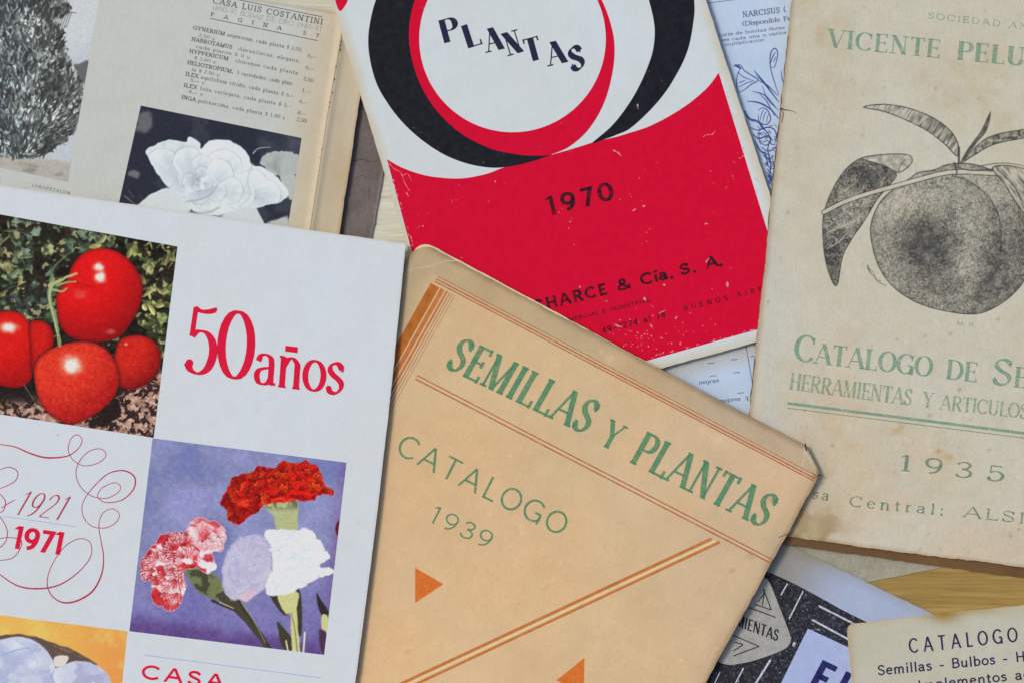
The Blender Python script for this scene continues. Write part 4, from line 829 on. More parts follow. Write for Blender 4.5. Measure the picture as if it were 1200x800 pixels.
# torn nick in the left edge
I = Ink(); I.ribbon(cat([(914, 127), (920, 129), (927, 130), (934, 133)], 4), [2.2, 2, 1.8, 1.6, 1.4, 1.2, 1.0, .9, .8, .7, .6, .4, .3]); I.ribbon(cat([(915, 128), (918, 134), (916, 144)], 4), 1.0); I.build(it, "edge_tear", ink("tear_brown", (96, 66, 46), .3))
G1 = ink("faded_green_ink", (116, 156, 132), 0.55, 0.2, alpha=.86, scale=1100, uneven=.45); G2 = ink("pale_green_ink", (136, 162, 138), 0.6, 0.2, alpha=.8, scale=1100, uneven=.5); G3 = ink("dull_green_ink", (108, 136, 112), 0.6, .25, alpha=.9, scale=1100, uneven=.45)
words(it, "company_lettering", G1, [("VICENTE", (970, 55.4), (1101, 68.4), 21.5), ("PELUFFO", (1121, 70.2), (1262, 84), 22, dict(thick=.25))], thick=.2, thin=.055, slen=.34, track=.1)
words(it, "society_lettering", G2, [("SOCIEDAD ANONIMA", (1087, 22), (1262, 42), 7.6)], thick=.17, thin=.1, track=.2)
words(it, "title_lettering", G1, [("C", (930, 422.5), (953.5, 425), 31.5, dict(thick=.17)), ("ATALOGO", (953.5, 425.4), (1091, 441.6), 24), ("DE", (1108, 443.4), (1144.5, 447.6), 23), ("S", (1161.5, 449.8), (1185, 452.4), 31, dict(thick=.17)), ("EMILLAS", (1187, 452.8), (1325, 469), 24)], thick=.19, thin=.055, slen=.3, track=.06)
words(it, "subtitle_lettering", G2, [("HERRAMIENTAS", (924.5, 455.6), (1067.5, 475), 19.5), ("Y", (1081, 476.6), (1092, 478), 18.5), ("ARTICULOS", (1101, 479), (1204, 490.5), 17.5), ("DE", (1212, 491.5), (1235, 494), 17)], thick=.16, thin=.06, slen=.2, track=.04)
I = Ink(); I.line((922.5, 472), (1262, 515), 3.4); I.build(it, "rule_line", G1); I = Ink(); I.line((922.5, 477.6), (1262, 520.6), 1.0); I.build(it, "rule_line", G3)
I = Ink()
for ch, x, y in (("1", 1060, 551.5), ("9", 1093.5, 555), ("3", 1128.5, 559.4), ("5", 1165.5, 563.5)):
    w_ = 11 if ch != "1" else 8.5; text(I, ch, (x - w_, y - w_ * .11), (x + w_, y + w_ * .11), 19, thick=.23, thin=.08, slen=.55)
I.build(it, "year_lettering", G3)
words(it, "address_lettering", G3, [("Casa", (924, 580), (971, 586.5), 12.6), ("Central:", (995, 593), (1106, 603.6), 13), ("ALSINA", (1128, 605), (1252, 619), 13, dict(track=.12))], thick=.17, thin=.085, slen=.34, track=.28)
words(it, "initials_lettering", G3, [("M. R.", (1121, 380.4), (1143, 382.4), 4)], thick=.16, thin=.1)

def peach(X, Y):
    z = lambda P: z2p(P, 940, 90, 2.581)
    A = np.zeros(X.shape); K = np.ones(X.shape)        # A = ink coverage
    grain = fbm(X, Y, 2.2, 3, 5); g2 = fbm(X, Y, 5, 4, 15); big = fbm(X, Y, 36, 3, 25)
    def add(m): nonlocal A; A = 1 - (1 - A) * (1 - np.clip(m, 0, 1))
    def line(P, w0, w1, am=.9, n=6):
        D, T = pdist(cat(z(P), n), X, Y); add(sm(.6, -.5, D - (w0 + (w1 - w0) * T) / 2) * am)
    body = cat(z([(207, 480), (214, 425), (240, 375), (285, 335), (330, 305), (352, 290), (400, 282), (440, 266), (500, 263), (560, 278), (620, 310), (672, 370), (704, 450), (708, 530), (680, 605), (630, 665), (570, 704), (515, 718), (430, 708), (345, 682), (272, 632), (228, 565)]), 4, True)
    sb = inside(body, X, Y); mb = sm(-.5, .8, sb)
    lobe = cat(z([(207, 480), (214, 425), (240, 375), (290, 335), (350, 315), (430, 308), (500, 318), (550, 350), (585, 400), (602, 460), (602, 540), (575, 620), (530, 690), (515, 718), (430, 708), (345, 682), (272, 632), (228, 565)]), 4, True)
    sl = inside(lobe, X, Y)
    e = lambda cx, cy, rx, ry: np.exp(-((X - (940 + cx / 2.581)) / (rx / 2.581)) ** 2 - ((Y - (90 + cy / 2.581)) / (ry / 2.581)) ** 2)
    tone = .33 + .62 * e(368, 500, 100, 96) - .12 * e(300, 400, 90, 60) + .44 * e(590, 620, 75, 120) + .22 * e(440, 640, 120, 60) + .30 * e(660, 480, 60, 110) - .16 * e(300, 370, 120, 50) - .22 * e(505, 560, 32, 120) - .10 * e(250, 600, 50, 60) + .14 * sm(7, 0, sb)
    tone = tone + .20 * np.exp(-((sl - 3) / 6.0) ** 2) * sm(430, 560, (X - 940) * 2.581) - .10 * np.exp(-((sl + 5) / 5) ** 2) * (sl < 0)
    tone = tone + (big - .5) * .22
    rg = np.random.RandomState(3); st = fbm(X, Y, 1.3, 1, 7) - .5; st2 = fbm(X + 40, Y, 1.9, 2, 17) - .5; ln = np.sin(np.hypot(X - (940 + 330 / 2.581), Y - (90 + 420 / 2.581)) * 2.9 + 2.0 * fbm(X, Y, 12, 2, 8)) * .10
    cov = np.clip(tone + .06 + st * .6 + st2 * .4 + ln + (g2 - .5) * .16, .06, 1) * .77
    add(mb * cov * (1 - 0)); D, _ = pdist(np.vstack([body, body[:1]]), X, Y); add(sm(1.0, .2, D) * .7)
    line([(455, 300), (500, 315), (550, 350), (585, 400), (602, 460), (600, 530)], 1.1, .5, .7)
    line([(350, 318), (390, 322), (430, 335)], .6, .6, .2)
    white = np.zeros(X.shape)
    # left leaf
    leaf = cat(z([(66, 412), (88, 350), (128, 285), (180, 246), (225, 255), (285, 292), (262, 330), (226, 372), (192, 430), (152, 488), (122, 545), (105, 632), (80, 592), (66, 525), (62, 460)]), 4, True)
    sv = inside(leaf, X, Y); ml = sm(-.4, .6, sv); A = A * (1 - ml)
    lt = .60 + (fbm(X, Y, 6, 3, 51) - .5) * .6 + (fbm(X, Y, 1.3, 1, 52) - .5) * .7 + (grain - .5) * .4 + .2 * e(90, 560, 40, 70) + .25 * e(200, 290, 80, 40) - .25 * e(150, 420, 50, 60)
    add(ml * np.clip(lt, .12, .95) * .88); D, _ = pdist(np.vstack([leaf, leaf[:1]]), X, Y); add(sm(1.0, .1, D) * .75)
    for P in ([(120, 350), (150, 330), (165, 318)], [(80, 470), (130, 450), (170, 430)], [(75, 520), (110, 500), (140, 470)]):
        D, _ = pdist(cat(z(P), 4), X, Y); A = A * (1 - sm(1.0, .1, D) * .7)
    curl = cat(z([(180, 247), (240, 236), (318, 236), (333, 255), (318, 276), (290, 290), (260, 275), (225, 262)]), 4, True); sv = inside(curl, X, Y); mc = sm(-.4, .6, sv); A = A * (1 - mc)
    add(mc * np.clip(.10 + (fbm(X, Y, 4, 3, 61) - .45) * .7, 0, .5)); D, _ = pdist(np.vstack([curl, curl[:1]]), X, Y); add(sm(.9, .1, D) * .8); line([(290, 290), (300, 265), (312, 250)], .8, .5, .6)
    # twig
    tw = cat(z([(66, 410), (130, 378), (200, 354), (270, 334), (340, 315), (420, 294), (480, 288), (600, 294)]), 5); D, _ = pdist(tw, X, Y); A = A * (1 - sm(3.0, 2.0, D) * .93); add(sm(.8, .2, np.abs(D - 2.6)) * .65)
    line([(460, 262), (468, 290), (462, 308)], 2.6, 1.6, .55)
    # upper leaf
    ul = cat(z([(185, 92), (250, 84), (330, 98), (405, 130), (455, 172), (474, 215), (468, 240), (430, 203), (380, 165), (320, 134), (250, 106)]), 4, True); sv = inside(ul, X, Y)
    add(sm(-.4, .6, sv) * np.clip(.18 + (fbm(X * 1.2 + Y * .8, Y * .3, 2.2, 3, 71) - .5) * 1.1 + .25 * e(400, 160, 80, 40), .02, .8)); D, _ = pdist(np.vstack([ul, ul[:1]]), X, Y); add(sm(.9, .1, D) * .85); line([(474, 215), (474, 262)], 2.2, 2.2, .8)
    # sprig
    sp = cat(z([(570, 105), (560, 160), (525, 205), (478, 262), (500, 220), (540, 165)]), 4, True); sv = inside(sp, X, Y); add(sm(-.6, .6, sv) * (.5 + .4 * grain))
    sp = cat(z([(720, 150), (671, 160), (600, 172), (545, 195), (478, 262), (520, 238), (580, 205), (671, 186), (720, 180)]), 4, True); sv = inside(sp, X, Y); add(sm(-.6, .6, sv) * np.clip(.45 + (fbm(X, Y, 3, 3, 81) - .5) * 1.2, .1, .9)); D, _ = pdist(np.vstack([sp, sp[:1]]), X, Y); add(sm(.9, .1, D) * .8)
    # right folded leaf
    rl = cat(z([(575, 276), (630, 270), (700, 292), (740, 340), (700, 430), (668, 408), (640, 370), (608, 320)]), 4, True); sv = inside(rl, X, Y); mr_ = sm(-.4, .6, sv); A = A * (1 - mr_)
    add(mr_ * np.clip(.22 + (fbm(X * 1.4 - Y, Y * .4, 2.6, 3, 91) - .5) * 1.3, .03, .8)); D, _ = pdist(np.vstack([rl, rl[:1]]), X, Y); add(sm(.9, .1, D) * .85); line([(590, 282), (640, 330), (672, 400)], .8, .8, .7)
    line([(465, 275), (520, 285), (575, 280)], .9, .9, .8); line([(540, 270), (600, 262), (660, 268), (720, 290)], .9, .6, .7); line([(198, 572), (206, 592), (218, 604), (228, 618), (252, 632)], 1.4, .5, .6); line([(196, 580), (214, 590), (222, 612), (240, 618)], .6, .4, .5)
    fade = sm(.72, .4, fbm(X, Y, 7, 3, 99)) * .25 + .75
    R = np.ones(X.shape + (3,)) * np.array([60, 62, 64]); R += (fbm(X, Y, 14, 3, 88)[..., None] - .5) * np.array([30, 34, 20])
    return R, A * fade
picture(it, "peach_engraving", [(958, 112), (1240, 112), (1240, 372), (958, 372)], peach, picture_mat("engraving_ink", .6, True), alpha=True, dz=30e-6)

# ================================================================== tan 1939 catalogue
def crn(x, y):   # upward curl of the upper left and right corners
    return .5 * np.exp(-((x - 497) ** 2 + (y - 292) ** 2) / 26 ** 2) + .4 * np.exp(-((x - 955) ** 2 + (y - 540) ** 2) / 22 ** 2)
it = Item("tan_catalogue", "tan 1939 catalogue with green lettering, orange stripes and triangles", "catalogue", (650, 560), -27.5, plane3((500, 290, 5.0), (950, 550, 5.1), (560, 800, 1.3)), 2.0, 91, amp=0.14, relief=crn)
nrm = np.array([.88, .47])
def t_tan(x, y):
    t = np.ones((len(x), 3)); rs_ = np.array([.0, .0])
    top = -(x - 501) * .466 + (y - 288) * .885                      # distance below the top edge
    mg = sm(34, 22, top) * .80 + .35 * sm(14, 0, top)
    left = (x - 489) * .877 + (y - 310) * .48
    mg = np.maximum(mg, sm(36, 8, left) * 1.0); right = -((x - 962) * .877 + (y - 557) * .48); mg = np.maximum(mg, sm(30, 0, right) * .5)
    mg = (mg * (.7 + .6 * fbm(x, y, 26, 4, 7)))[:, None]; t = t * (1 - mg) + mg * np.array([.76, .79, .82])
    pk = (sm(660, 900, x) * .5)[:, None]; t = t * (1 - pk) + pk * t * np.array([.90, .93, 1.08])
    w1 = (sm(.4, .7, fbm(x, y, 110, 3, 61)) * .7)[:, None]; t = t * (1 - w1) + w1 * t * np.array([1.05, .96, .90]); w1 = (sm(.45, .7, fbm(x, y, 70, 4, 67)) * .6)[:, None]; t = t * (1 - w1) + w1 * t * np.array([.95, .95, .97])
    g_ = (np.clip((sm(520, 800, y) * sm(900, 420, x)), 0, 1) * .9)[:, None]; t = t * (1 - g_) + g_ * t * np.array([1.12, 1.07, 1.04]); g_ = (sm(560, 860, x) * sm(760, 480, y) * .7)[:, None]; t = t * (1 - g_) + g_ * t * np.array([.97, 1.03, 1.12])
    for cx, cy, rr, a_ in ((880, 650, 5, .35), (858, 668, 3, .4), (904, 585, 4, .4), (944, 519, 5, .9), (958, 556, 5, .8)):
        m = (np.exp(-((x - cx) ** 2 + (y - cy) ** 2) / rr ** 2) * a_)[:, None]; t = t * (1 - m) + m * np.array([.45, .32, .2])
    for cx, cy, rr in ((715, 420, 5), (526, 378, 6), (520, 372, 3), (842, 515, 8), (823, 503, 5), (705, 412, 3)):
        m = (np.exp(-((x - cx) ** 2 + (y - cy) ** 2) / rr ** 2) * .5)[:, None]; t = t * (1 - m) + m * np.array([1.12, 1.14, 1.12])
    return t
M_tan = paper("tan_cover_paper", (208, 179, 139), (200, 170, 126), 0.6, fox=(170, 120, 70), foxamt=.2, edge=(140, 108, 70), edgew=5, edgeamt=.7, off=.6, fibre=.09, rub=.55)
M_in = paper("pale_inner_paper", (214, 200, 168), (196, 180, 140), .6)
TL, TR = (490, 282), (971, 536.5); dl = np.array([-133, 243]) / 277.0
cor = [TL, TR, (TR[0] + dl[0] * 640, TR[1] + dl[1] * 640), (TL[0] + dl[0] * 640, TL[1] + dl[1] * 640)]
# corner of the right side is dog-eared
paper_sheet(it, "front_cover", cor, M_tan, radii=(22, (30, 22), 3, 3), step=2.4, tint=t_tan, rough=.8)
ci = [(TL[0] + 2.5, TL[1] - 1.5), (TR[0] - 1, TR[1] + 1)] + [(p[0], p[1]) for p in cor[2:]]
paper_sheet(it, "inner_page", ci, M_in, radii=(17, (27, 19), 3, 3), step=6, dz=-.45, th=.2, rough=.5, seed=14)
page_block(it, cor, M_pages, 8, inset=4, radii=(22, (32, 24), 3, 3), top=-.7); paper_sheet(it, "back_cover", cor, M_tan, radii=(22, (32, 24), 3, 3), base=True, dz=.26, seed=97)
O1 = ink("orange_ink", (196, 112, 50), .35, .2, alpha=.92, uneven=.3); O2 = ink("brown_orange_ink", (176, 100, 36), .25, .25, alpha=.95); O3 = ink("rust_ink", (178, 96, 58), .5, .2, alpha=.88, uneven=.4)
def para(a_, b_, o, name, wd, mat):
    I = Ink(); I.line((a_[0] + o[0], a_[1] + o[1]), (b_[0] + o[0], b_[1] + o[1]), wd); return I.build(it, name, mat)
n_t = np.array([-.455, .89]); A0, B0 = (511, 327), (955, 560)
for k_, wd in ((-3.6, .9), (0, 1.7), (3.2, 1.5)):
    para(A0, B0, n_t * k_, "top_rule", wd, O3)
for k_, wd in ((-2.2, 1.5), (2.4, 1.7)):
    para((488, 441.5), (905, 657.5), n_t * k_, "double_rule", wd, O3)
P0 = np.array([504.5, 332.0]); dn = np.array([-.49, .872]); nn = np.array([.872, .49])
for a_, b_, mt in ((0, 11.5, O2), (13.2, 18.4, O1), (20.2, 22.8, O1), (24.8, 25.9, O3), (28.2, 29.0, O3), (31.6, 32.2, O3)):
    m_ = (a_ + b_) / 2; st_ = P0 + nn * m_ + np.array([1.0, .52]) * 0 ; st_ = st_ + dn * (-m_ * .06)
    I = Ink(); I.line(tuple(st_), tuple(st_ + dn * 330), b_ - a_, 60); I.build(it, "side_stripe", mt)
for p, q, wd in (((834, 630.6), (470, 800.5), 3.6), ((843.5, 634.6), (488, 800.8), 3.2)):
    I = Ink(); I.line(p, (q[0] - 60, q[1] + 28), wd); I.build(it, "diagonal_stripe", O1)
I = Ink(); I.line((838.5, 633), (416, 829.6), 1.6); I.build(it, "diagonal_stripe", ink("pale_stripe", (232, 196, 140), .1))
for P in ([(486.5, 664.5), (519.5, 684), (486.5, 706)], [(685, 770), (652, 796.5), (684, 814)], [(505, 960), (540, 980), (505, 1000)]):
    I = Ink(); P = np.array(P, float); m_ = np.linspace(0, 1, 8)[:, None]
    I.strip(P[0] + (P[1] - P[0]) * m_, P[0] + (P[2] - P[0]) * m_, 4); I.build(it, "triangle", ink("triangle_orange", (206, 108, 44), .2, .12))
GR = ink("green_ink", (80, 138, 102), .4, .18, alpha=.93, scale=1000, uneven=.35)
words(it, "title_lettering", GR, [("SEMILLAS", (521, 430.5), (685, 509), 42, dict(lean=29.5)), ("Y", (701, 519.5), (719, 528.5), 33, dict(lean=29)), ("PLANTAS", (737, 541), (894, 619), 42, dict(lean=29.5))], thick=.155, thin=.07, slen=.2, track=.09)
words(it, "subtitle_lettering", GR, [("CATALOGO", (462, 530.5), (657.5, 628.5), 27, dict(lean=27)), ("1939", (500, 609.5), (572, 643.5), 21, dict(lean=27))], thick=.105, thin=.095, serif=False, track=.13)
I = Ink(); I.ribbon(cat([(476, 318), (490, 314), (505, 312), (522, 306), (535, 306)], 5), .8); CP = ink("crease_pale", (236, 220, 190), .5, alpha=.7); I.build(it, "crease_line", CP); I = Ink(); I.ribbon(cat([(940, 545), (943, 533), (942, 524)], 4), 1.0); I.ribbon(cat([(939, 520), (948, 536), (957, 556)], 4), .9)
I.build(it, "crease_line", CP)
I = Ink(); I.ribbon(cat([(943.5, 519), (944.6, 524), (945, 528)], 3), 1.6); I.ribbon(cat([(958, 556), (963, 557)], 3), 1.4); I.ribbon(cat([(930, 623), (912, 629)], 3), .7); I.build(it, "edge_nick", ink("nick_brown", (74, 48, 30), .3))["kind"] = "stuff"

# ================================================================== 1971 anniversary catalogue
it = Item("anniversary_catalogue", "white catalogue with tomato and carnation pictures and red 50 lettering", "catalogue", (240, 500), -8, plane3((470, 300, 7.3), (420, 800, 3.3), (0, 220, 4.6)), 2.0, 101, amp=0.12)
M_wp = paper("smooth_white_paper", (199, 204, 210), (199, 202, 202), 0.8, fox=(186, 184, 188), foxamt=.3, edge=(186, 180, 172), edgew=3, edgeamt=.6, fibre=.045)
cor = [(-150, 196), (475.5, 286), (398, 920), (-235, 826)]
cor = [(-150, 196), (475.5, 286), (402, 900), (-235, 820)]
paper_sheet(it, "front_cover", cor, M_wp, radii=(2, 3, 3, 3), bows=(0, 4, 0, 0), rough=.3); page_block(it, cor, M_pages, 8, bows=(0, 4, 0, 0)); paper_sheet(it, "back_cover", cor, M_wp, bows=(0, 4, 0, 0), base=True, dz=.26, seed=103)
RD = ink("crimson_ink", (206, 18, 56), .08, .08); HR = ink("hairline_red", (176, 50, 76), .2, .2, alpha=.92); LB = ink("light_blue_ink", (140, 168, 206), .2, .1)
words(it, "fifty_lettering", RD, [("\u2075", (214, 436), (251, 441), 80), ("0", (252.5, 441.2), (295.5, 446.8), 80)], thick=.125, thin=.036, lean=4)
words(it, "years_lettering", RD, [("a\u00f1os", (297, 449.5), (403, 463), 55)], thick=.125, thin=.048, slen=.2, lean=4)
words(it, "founding_year_lettering", HR, [("1921", (15, 602), (71, 609), 29)], thick=.07, thin=.035, serif=False, shear=.42, track=.1)
words(it, "year_lettering", RD, [("1971", (13, 641.6), (72.5, 650), 27, dict(shear=.06))], thick=.2, thin=.17, serif=False, track=.04)
words(it, "house_lettering", RD, [("CASA", (165, 794.6), (262, 807), 17.2)], thick=.19, thin=.17, serif=False, track=.16)
I = Ink(); I.line((6, 604.5), (89, 616.5), .7); I.build(it, "blue_rule", LB); I = Ink(); I.line((169.5, 767), (376, 793.6), .8); I.build(it, "blue_rule", LB)
zf = lambda P: z2p(P, 0, 490, 3.479)
F1 = [(-40, 100), (0, 105), (60, 115), (120, 140), (180, 158), (240, 158), (285, 148), (322, 118), (335, 85), (315, 66), (290, 82), (278, 128), (300, 170), (345, 192), (400, 180), (432, 150), (410, 123), (360, 135), (320, 180), (310, 230), (330, 280), (375, 315), (430, 325), (480, 302), (491, 275), (465, 261), (420, 280), (400, 305), (402, 325), (435, 342), (500, 330), (545, 285), (548, 238), (505, 212), (440, 225), (375, 285), (337, 345), (340, 400), (375, 438), (430, 445), (475, 420), (486, 388), (457, 367), (420, 385), (403, 430), (410, 490), (422, 560), (415, 630), (380, 700), (320, 740), (260, 750), (212, 722), (192, 670), (210, 600), (260, 525), (320, 490), (366, 503), (370, 560), (320, 625), (240, 678), (150, 693), (70, 680), (0, 635), (-40, 600)]
I = Ink(); P_ = cat(zf(F1), 7); k_ = np.abs(np.gradient(P_, axis=0)[:, 0]) / (np.linalg.norm(np.gradient(P_, axis=0), axis=1) + 1e-6); u_ = np.arange(len(P_)) / 7.0
wv = .75 + .9 * np.exp(-((u_ - 4) / 2.0) ** 2) + .7 * np.exp(-((u_ - 32) / 2) ** 2) + 1.0 * np.exp(-((u_ - 48.5) / 2.4) ** 2) + .8 * np.exp(-((u_ - 60) / 1.8) ** 2)
for i in range(0, len(P_) - 1, 20): I.ribbon(P_[i:i + 22], 1.25 * wv[i:i + 22])
for P in ([(-30, 225), (0, 208), (40, 198), (72, 218), (60, 255), (0, 285), (-30, 290)], [(-30, 300), (0, 308), (22, 340), (10, 378), (-30, 385)], [(-30, 380), (0, 400), (28, 450), (25, 495), (0, 525), (-30, 540)], [(-30, 500), (20, 485), (75, 490), (88, 515), (55, 565), (0, 578), (-30, 578)], [(5, 365), (35, 345), (62, 330)]):
    P2 = cat(zf(P), 7); I.ribbon(P2, .7 + .4 * np.sin(np.linspace(0, 3.14, len(P2))))
I.build(it, "flourish", HR)

def tomatoes(X, Y):
    z = lambda P: z2p(P, 0, 240, 2.857)
    cv = Canvas(X, Y, (34, 30, 24))
    bgd = fbm(X, Y, 26, 4, 2); cv.over((52, 60, 42), sm(.45, .7, bgd) * .8)
    # foliage: pale yellow green leaf shreds
    x, y = cv.warp(6, 14, 5); f = fbm(x * 1.0 + y * .5, y * 1.5, 15, 3, 9)
    mk = sm(.535, .60, f); cv.over(np.array([150, 158, 92]) + (fbm(X, Y, 10, 3, 10)[..., None] - .5) * np.array([150, 130, 110]), mk * sm(70, 170, X) * sm(200, 120, Y - 290 + 110) * .9)
    cv.over(np.array([104, 122, 88]) + (fbm(X, Y, 8, 3, 12)[..., None] - .5) * 120, sm(.52, .60, fbm(x, y * .8, 19, 3, 13)) * sm(110, 60, X) * sm(400, 360, Y) * .85)
    leaf = lambda P, col, sd, am=.95: (cv.poly(z(P), np.array(col) + (fbm(X * 1.3, Y * .6, 5, 3, sd)[..., None] - .5) * 70, 1.2, 3, 9, sd, amt=am))
    leaf([(40, 40), (85, 45), (135, 70), (128, 130), (110, 190), (105, 235), (85, 180), (60, 110)], (112, 130, 108), 21)
    leaf([(0, 320), (60, 290), (100, 250), (165, 245), (175, 270), (165, 330), (150, 370), (80, 365), (30, 330)], (66, 74, 66), 22)
    leaf([(230, 90), (290, 85), (355, 110), (370, 145), (310, 150), (255, 165), (200, 210), (150, 240), (190, 170), (225, 130)], (98, 116, 96), 23)
    leaf([(0, 185), (30, 190), (70, 230), (90, 262), (60, 262), (20, 225), (0, 215)], (148, 150, 104), 24)
    leaf([(0, 225), (20, 240), (30, 275), (5, 270)], (110, 150, 110), 25); leaf([(0, 145), (25, 155), (38, 180), (10, 178)], (176, 172, 110), 26)
    leaf([(135, 130), (165, 115), (180, 150), (165, 190), (140, 160)], (150, 160, 112), 27); leaf([(490, 190), (520, 200), (510, 235), (490, 225)], (176, 176, 116), 28)
    leaf([(470, 315), (520, 320), (575, 330), (560, 345), (500, 340)], (164, 168, 102), 29); leaf([(470, 385), (510, 360), (560, 370), (555, 430), (500, 420), (465, 400)], (140, 150, 92), 30); leaf([(530, 190), (590, 150), (592, 180), (550, 205)], (150, 150, 90), 31)
    leaf([(520, 440), (545, 470), (550, 540), (530, 520)], (150, 140, 96), 33, .8)
    wx, wy = cv.warp(5, 7, 61); hf = fbm(wx, wy, 6.5, 4, 62); cv.I *= (0.42 + .72 * sm(.28, .72, hf))[..., None]; cv.over((28, 26, 20), sm(.56, .66, fbm(wx * 1.2, wy, 11, 3, 63)) * .75); cv.over((186, 180, 128), sm(.66, .72, fbm(wx, wy * 1.3, 9, 3, 64)) * .7)
    rs_ = np.random.RandomState(8)
    for k_ in range(300):
        px, py = rs_.uniform(-5, 208), rs_.uniform(238, 470)
        right = px > 150; dens = fbm(np.array([px]), np.array([py]), 24, 3, 70)[0]
        if py > 410 and not right: continue
        if k_ % 2 == 0 or dens < .40: col = (30 + 14 * rs_.rand(), 28 + 12 * rs_.rand(), 22)
        else:
            b_ = rs_.uniform(.5, 1.15); col = (np.array([168, 164, 104]) if (right or rs_.rand() < .25) else np.array([104, 120, 92])) * b_ * (1.12 if right else 1)
        dab(cv, px, py, rs_.uniform(-.9, 1.9), rs_.uniform(3, 11), rs_.uniform(1.2, 4.0), col, .35, .9, .7, rs_.uniform(-.8, .8), .2)
    # gravel
    gx, gy = cv.warp(4, 8, 41); gv = fbm(gx, gy * 1.3, 7.5, 3, 42); line_y = 470 + (X - 100) * .10 - 12 * sm(110, 185, X) - 34 * sm(120, 190, X)
    gm = sm(-3, 3, Y - line_y + 8 * (fbm(X, Y, 12, 3, 43) - .5)); cv.over((52, 34, 32), gm); cv.over(np.array([176, 140, 122]) + (fbm(X, Y, 4, 3, 44)[..., None] - .5) * 120, gm * sm(.40, .58, fbm(gx, gy * 1.2, 4.2, 3, 142)))
    cv.poly(z([(390, 640), (410, 690), (370, 730), (300, 745), (330, 690)]), (36, 26, 24), 2, 4, 8, 45)
    cv.over((30, 24, 22), sm(0, 8, Y - 448 - X * .05) * sm(480, 465, Y) * sm(60, 30, X) * .9)
    # tomatoes
    def tom(P, col, dark, hl, hr, hs=1.0, speck=0, sd=1, lightc=None):
        Q = cat(z(P), 5, True); sv = inside(Q, X, Y); m = sm(-.8, .8, sv)
        cx, cy = Q.mean(0); R = np.abs(Q - Q.mean(0)).max(0); u = (X - cx) / R[0]; w_ = (Y - cy) / R[1]
        k = np.clip(.38 * u + .55 * w_ + .45 * (u * u + w_ * w_) , 0, 1)[..., None]
        cc = np.array(col) * (1 - k) + np.array(dark) * k
        cc = cc + (fbm(X, Y, 3.5, 3, sd)[..., None] - .5) * speck
        cv.over((30, 12, 12), sm(-3.5, 0, sv) * .5); cv.over(cc, m); cv.over(np.array(dark) * .75, m * sm(5, 0, sv) * .45)
        for (hx, hy, rx, ry, am) in hl:
            hx, hy = z([(hx, hy)])[0]; dd = np.sqrt(((X - hx) / rx) ** 2 + ((Y - hy) / ry) ** 2)
            dd = dd + (fbm(X, Y, 5, 3, sd + 3) - .5) * .5; cv.over((232, 120, 96), sm(1.7, .7, dd) * m * .6 * am); cv.over((240, 228, 214), sm(1.25, .3, dd) * m * am * .95)
    tom([(385, 500), (400, 455), (440, 438), (490, 442), (525, 470), (538, 520), (520, 570), (480, 605), (430, 618), (395, 600), (375, 560)], (196, 34, 22), (118, 14, 16), [(422, 466, 2, 1.6, .5)], 1, speck=20, sd=51)
    tom([(-90, 480), (-60, 400), (0, 360), (60, 362), (95, 392), (112, 440), (118, 520), (105, 580), (70, 608), (10, 605), (-60, 570)], (206, 20, 16), (150, 8, 14), [(27, 412, 10.5, 6, 1)], 1, speck=18, sd=52)
    tom([(100, 400), (130, 388), (165, 405), (180, 445), (172, 490), (145, 540), (110, 560), (105, 480)], (196, 24, 18), (140, 8, 12), [], 1, speck=14, sd=53)
    tom([(190, 340), (192, 300), (225, 250), (245, 200), (285, 160), (345, 146), (405, 165), (455, 215), (477, 275), (465, 345), (435, 400), (400, 440), (330, 460), (250, 448), (205, 410)], (212, 15, 16), (138, 5, 14), [(330, 210, 6.8, 5.4, 1), (335, 243, 6.6, 6.2, 1), (270, 300, 9, 6, .18), (370, 425, 6, 3, .25)], 1, speck=16, sd=54)
    tom([(115, 580), (120, 530), (150, 495), (200, 470), (270, 458), (330, 468), (375, 505), (398, 560), (390, 625), (345, 680), (290, 715), (235, 732), (180, 710), (135, 660)], (212, 50, 32), (158, 18, 18), [(240, 535, 12, 11, 1)], 1, speck=28, sd=55)
    for P_, w_ in (([(262, 262), (300, 272), (345, 268)], 7), ([(225, 250), (262, 262), (285, 300)], 5), ([(370, 600), (330, 640), (270, 660)], 8), ([(420, 380), (380, 400), (330, 405)], 7)):
        cv.over((146, 8, 14), sm(w_ * .6, 0, pdist(cat(z(P_), 4), X, Y)[0]) * .22)
    cv.over((150, 20, 20), sm(1.6, 0, pdist(cat(z([(195, 300), (225, 290), (260, 300)]), 4), X, Y)[0]) * .3)
    # calyx and stem
    cv.stroke(z([(178, 250), (165, 300), (175, 350), (188, 400), (200, 470)]), 6, 4, (128, 140, 96), warp=1.5); cv.stroke(z([(176, 260), (165, 310), (178, 370), (194, 440)]), 2, 1.4, (176, 186, 140))
    cv.stroke(z([(165, 270), (210, 250), (255, 232)]), 4, 2.5, (170, 170, 112), warp=1.5); cv.stroke(z([(190, 270), (220, 262), (255, 258)]), 3, 1.5, (140, 150, 96), warp=1); cv.stroke(z([(175, 285), (210, 290), (225, 280)]), 3.4, 1.4, (150, 160, 110), warp=1)
    cv.stroke(z([(165, 255), (185, 205), (235, 160)]), 2.2, 1.4, (90, 104, 80)); cv.stroke(z([(90, 385), (130, 378), (172, 380)]), 1.2, .8, (96, 70, 60)); cv.stroke(z([(80, 600), (105, 640), (125, 670)]), 1.4, .8, (96, 84, 70))
    cv.I += (fbm(X, Y, 1.8, 2, 66)[..., None] - .5) * 20
    return cv.I
PM = picture_mat("colour_print", .4)
picture(it, "tomato_picture", [(-60, 240.5), (208, 289), (180, 512.5), (-60, 476)], tomatoes, PM)

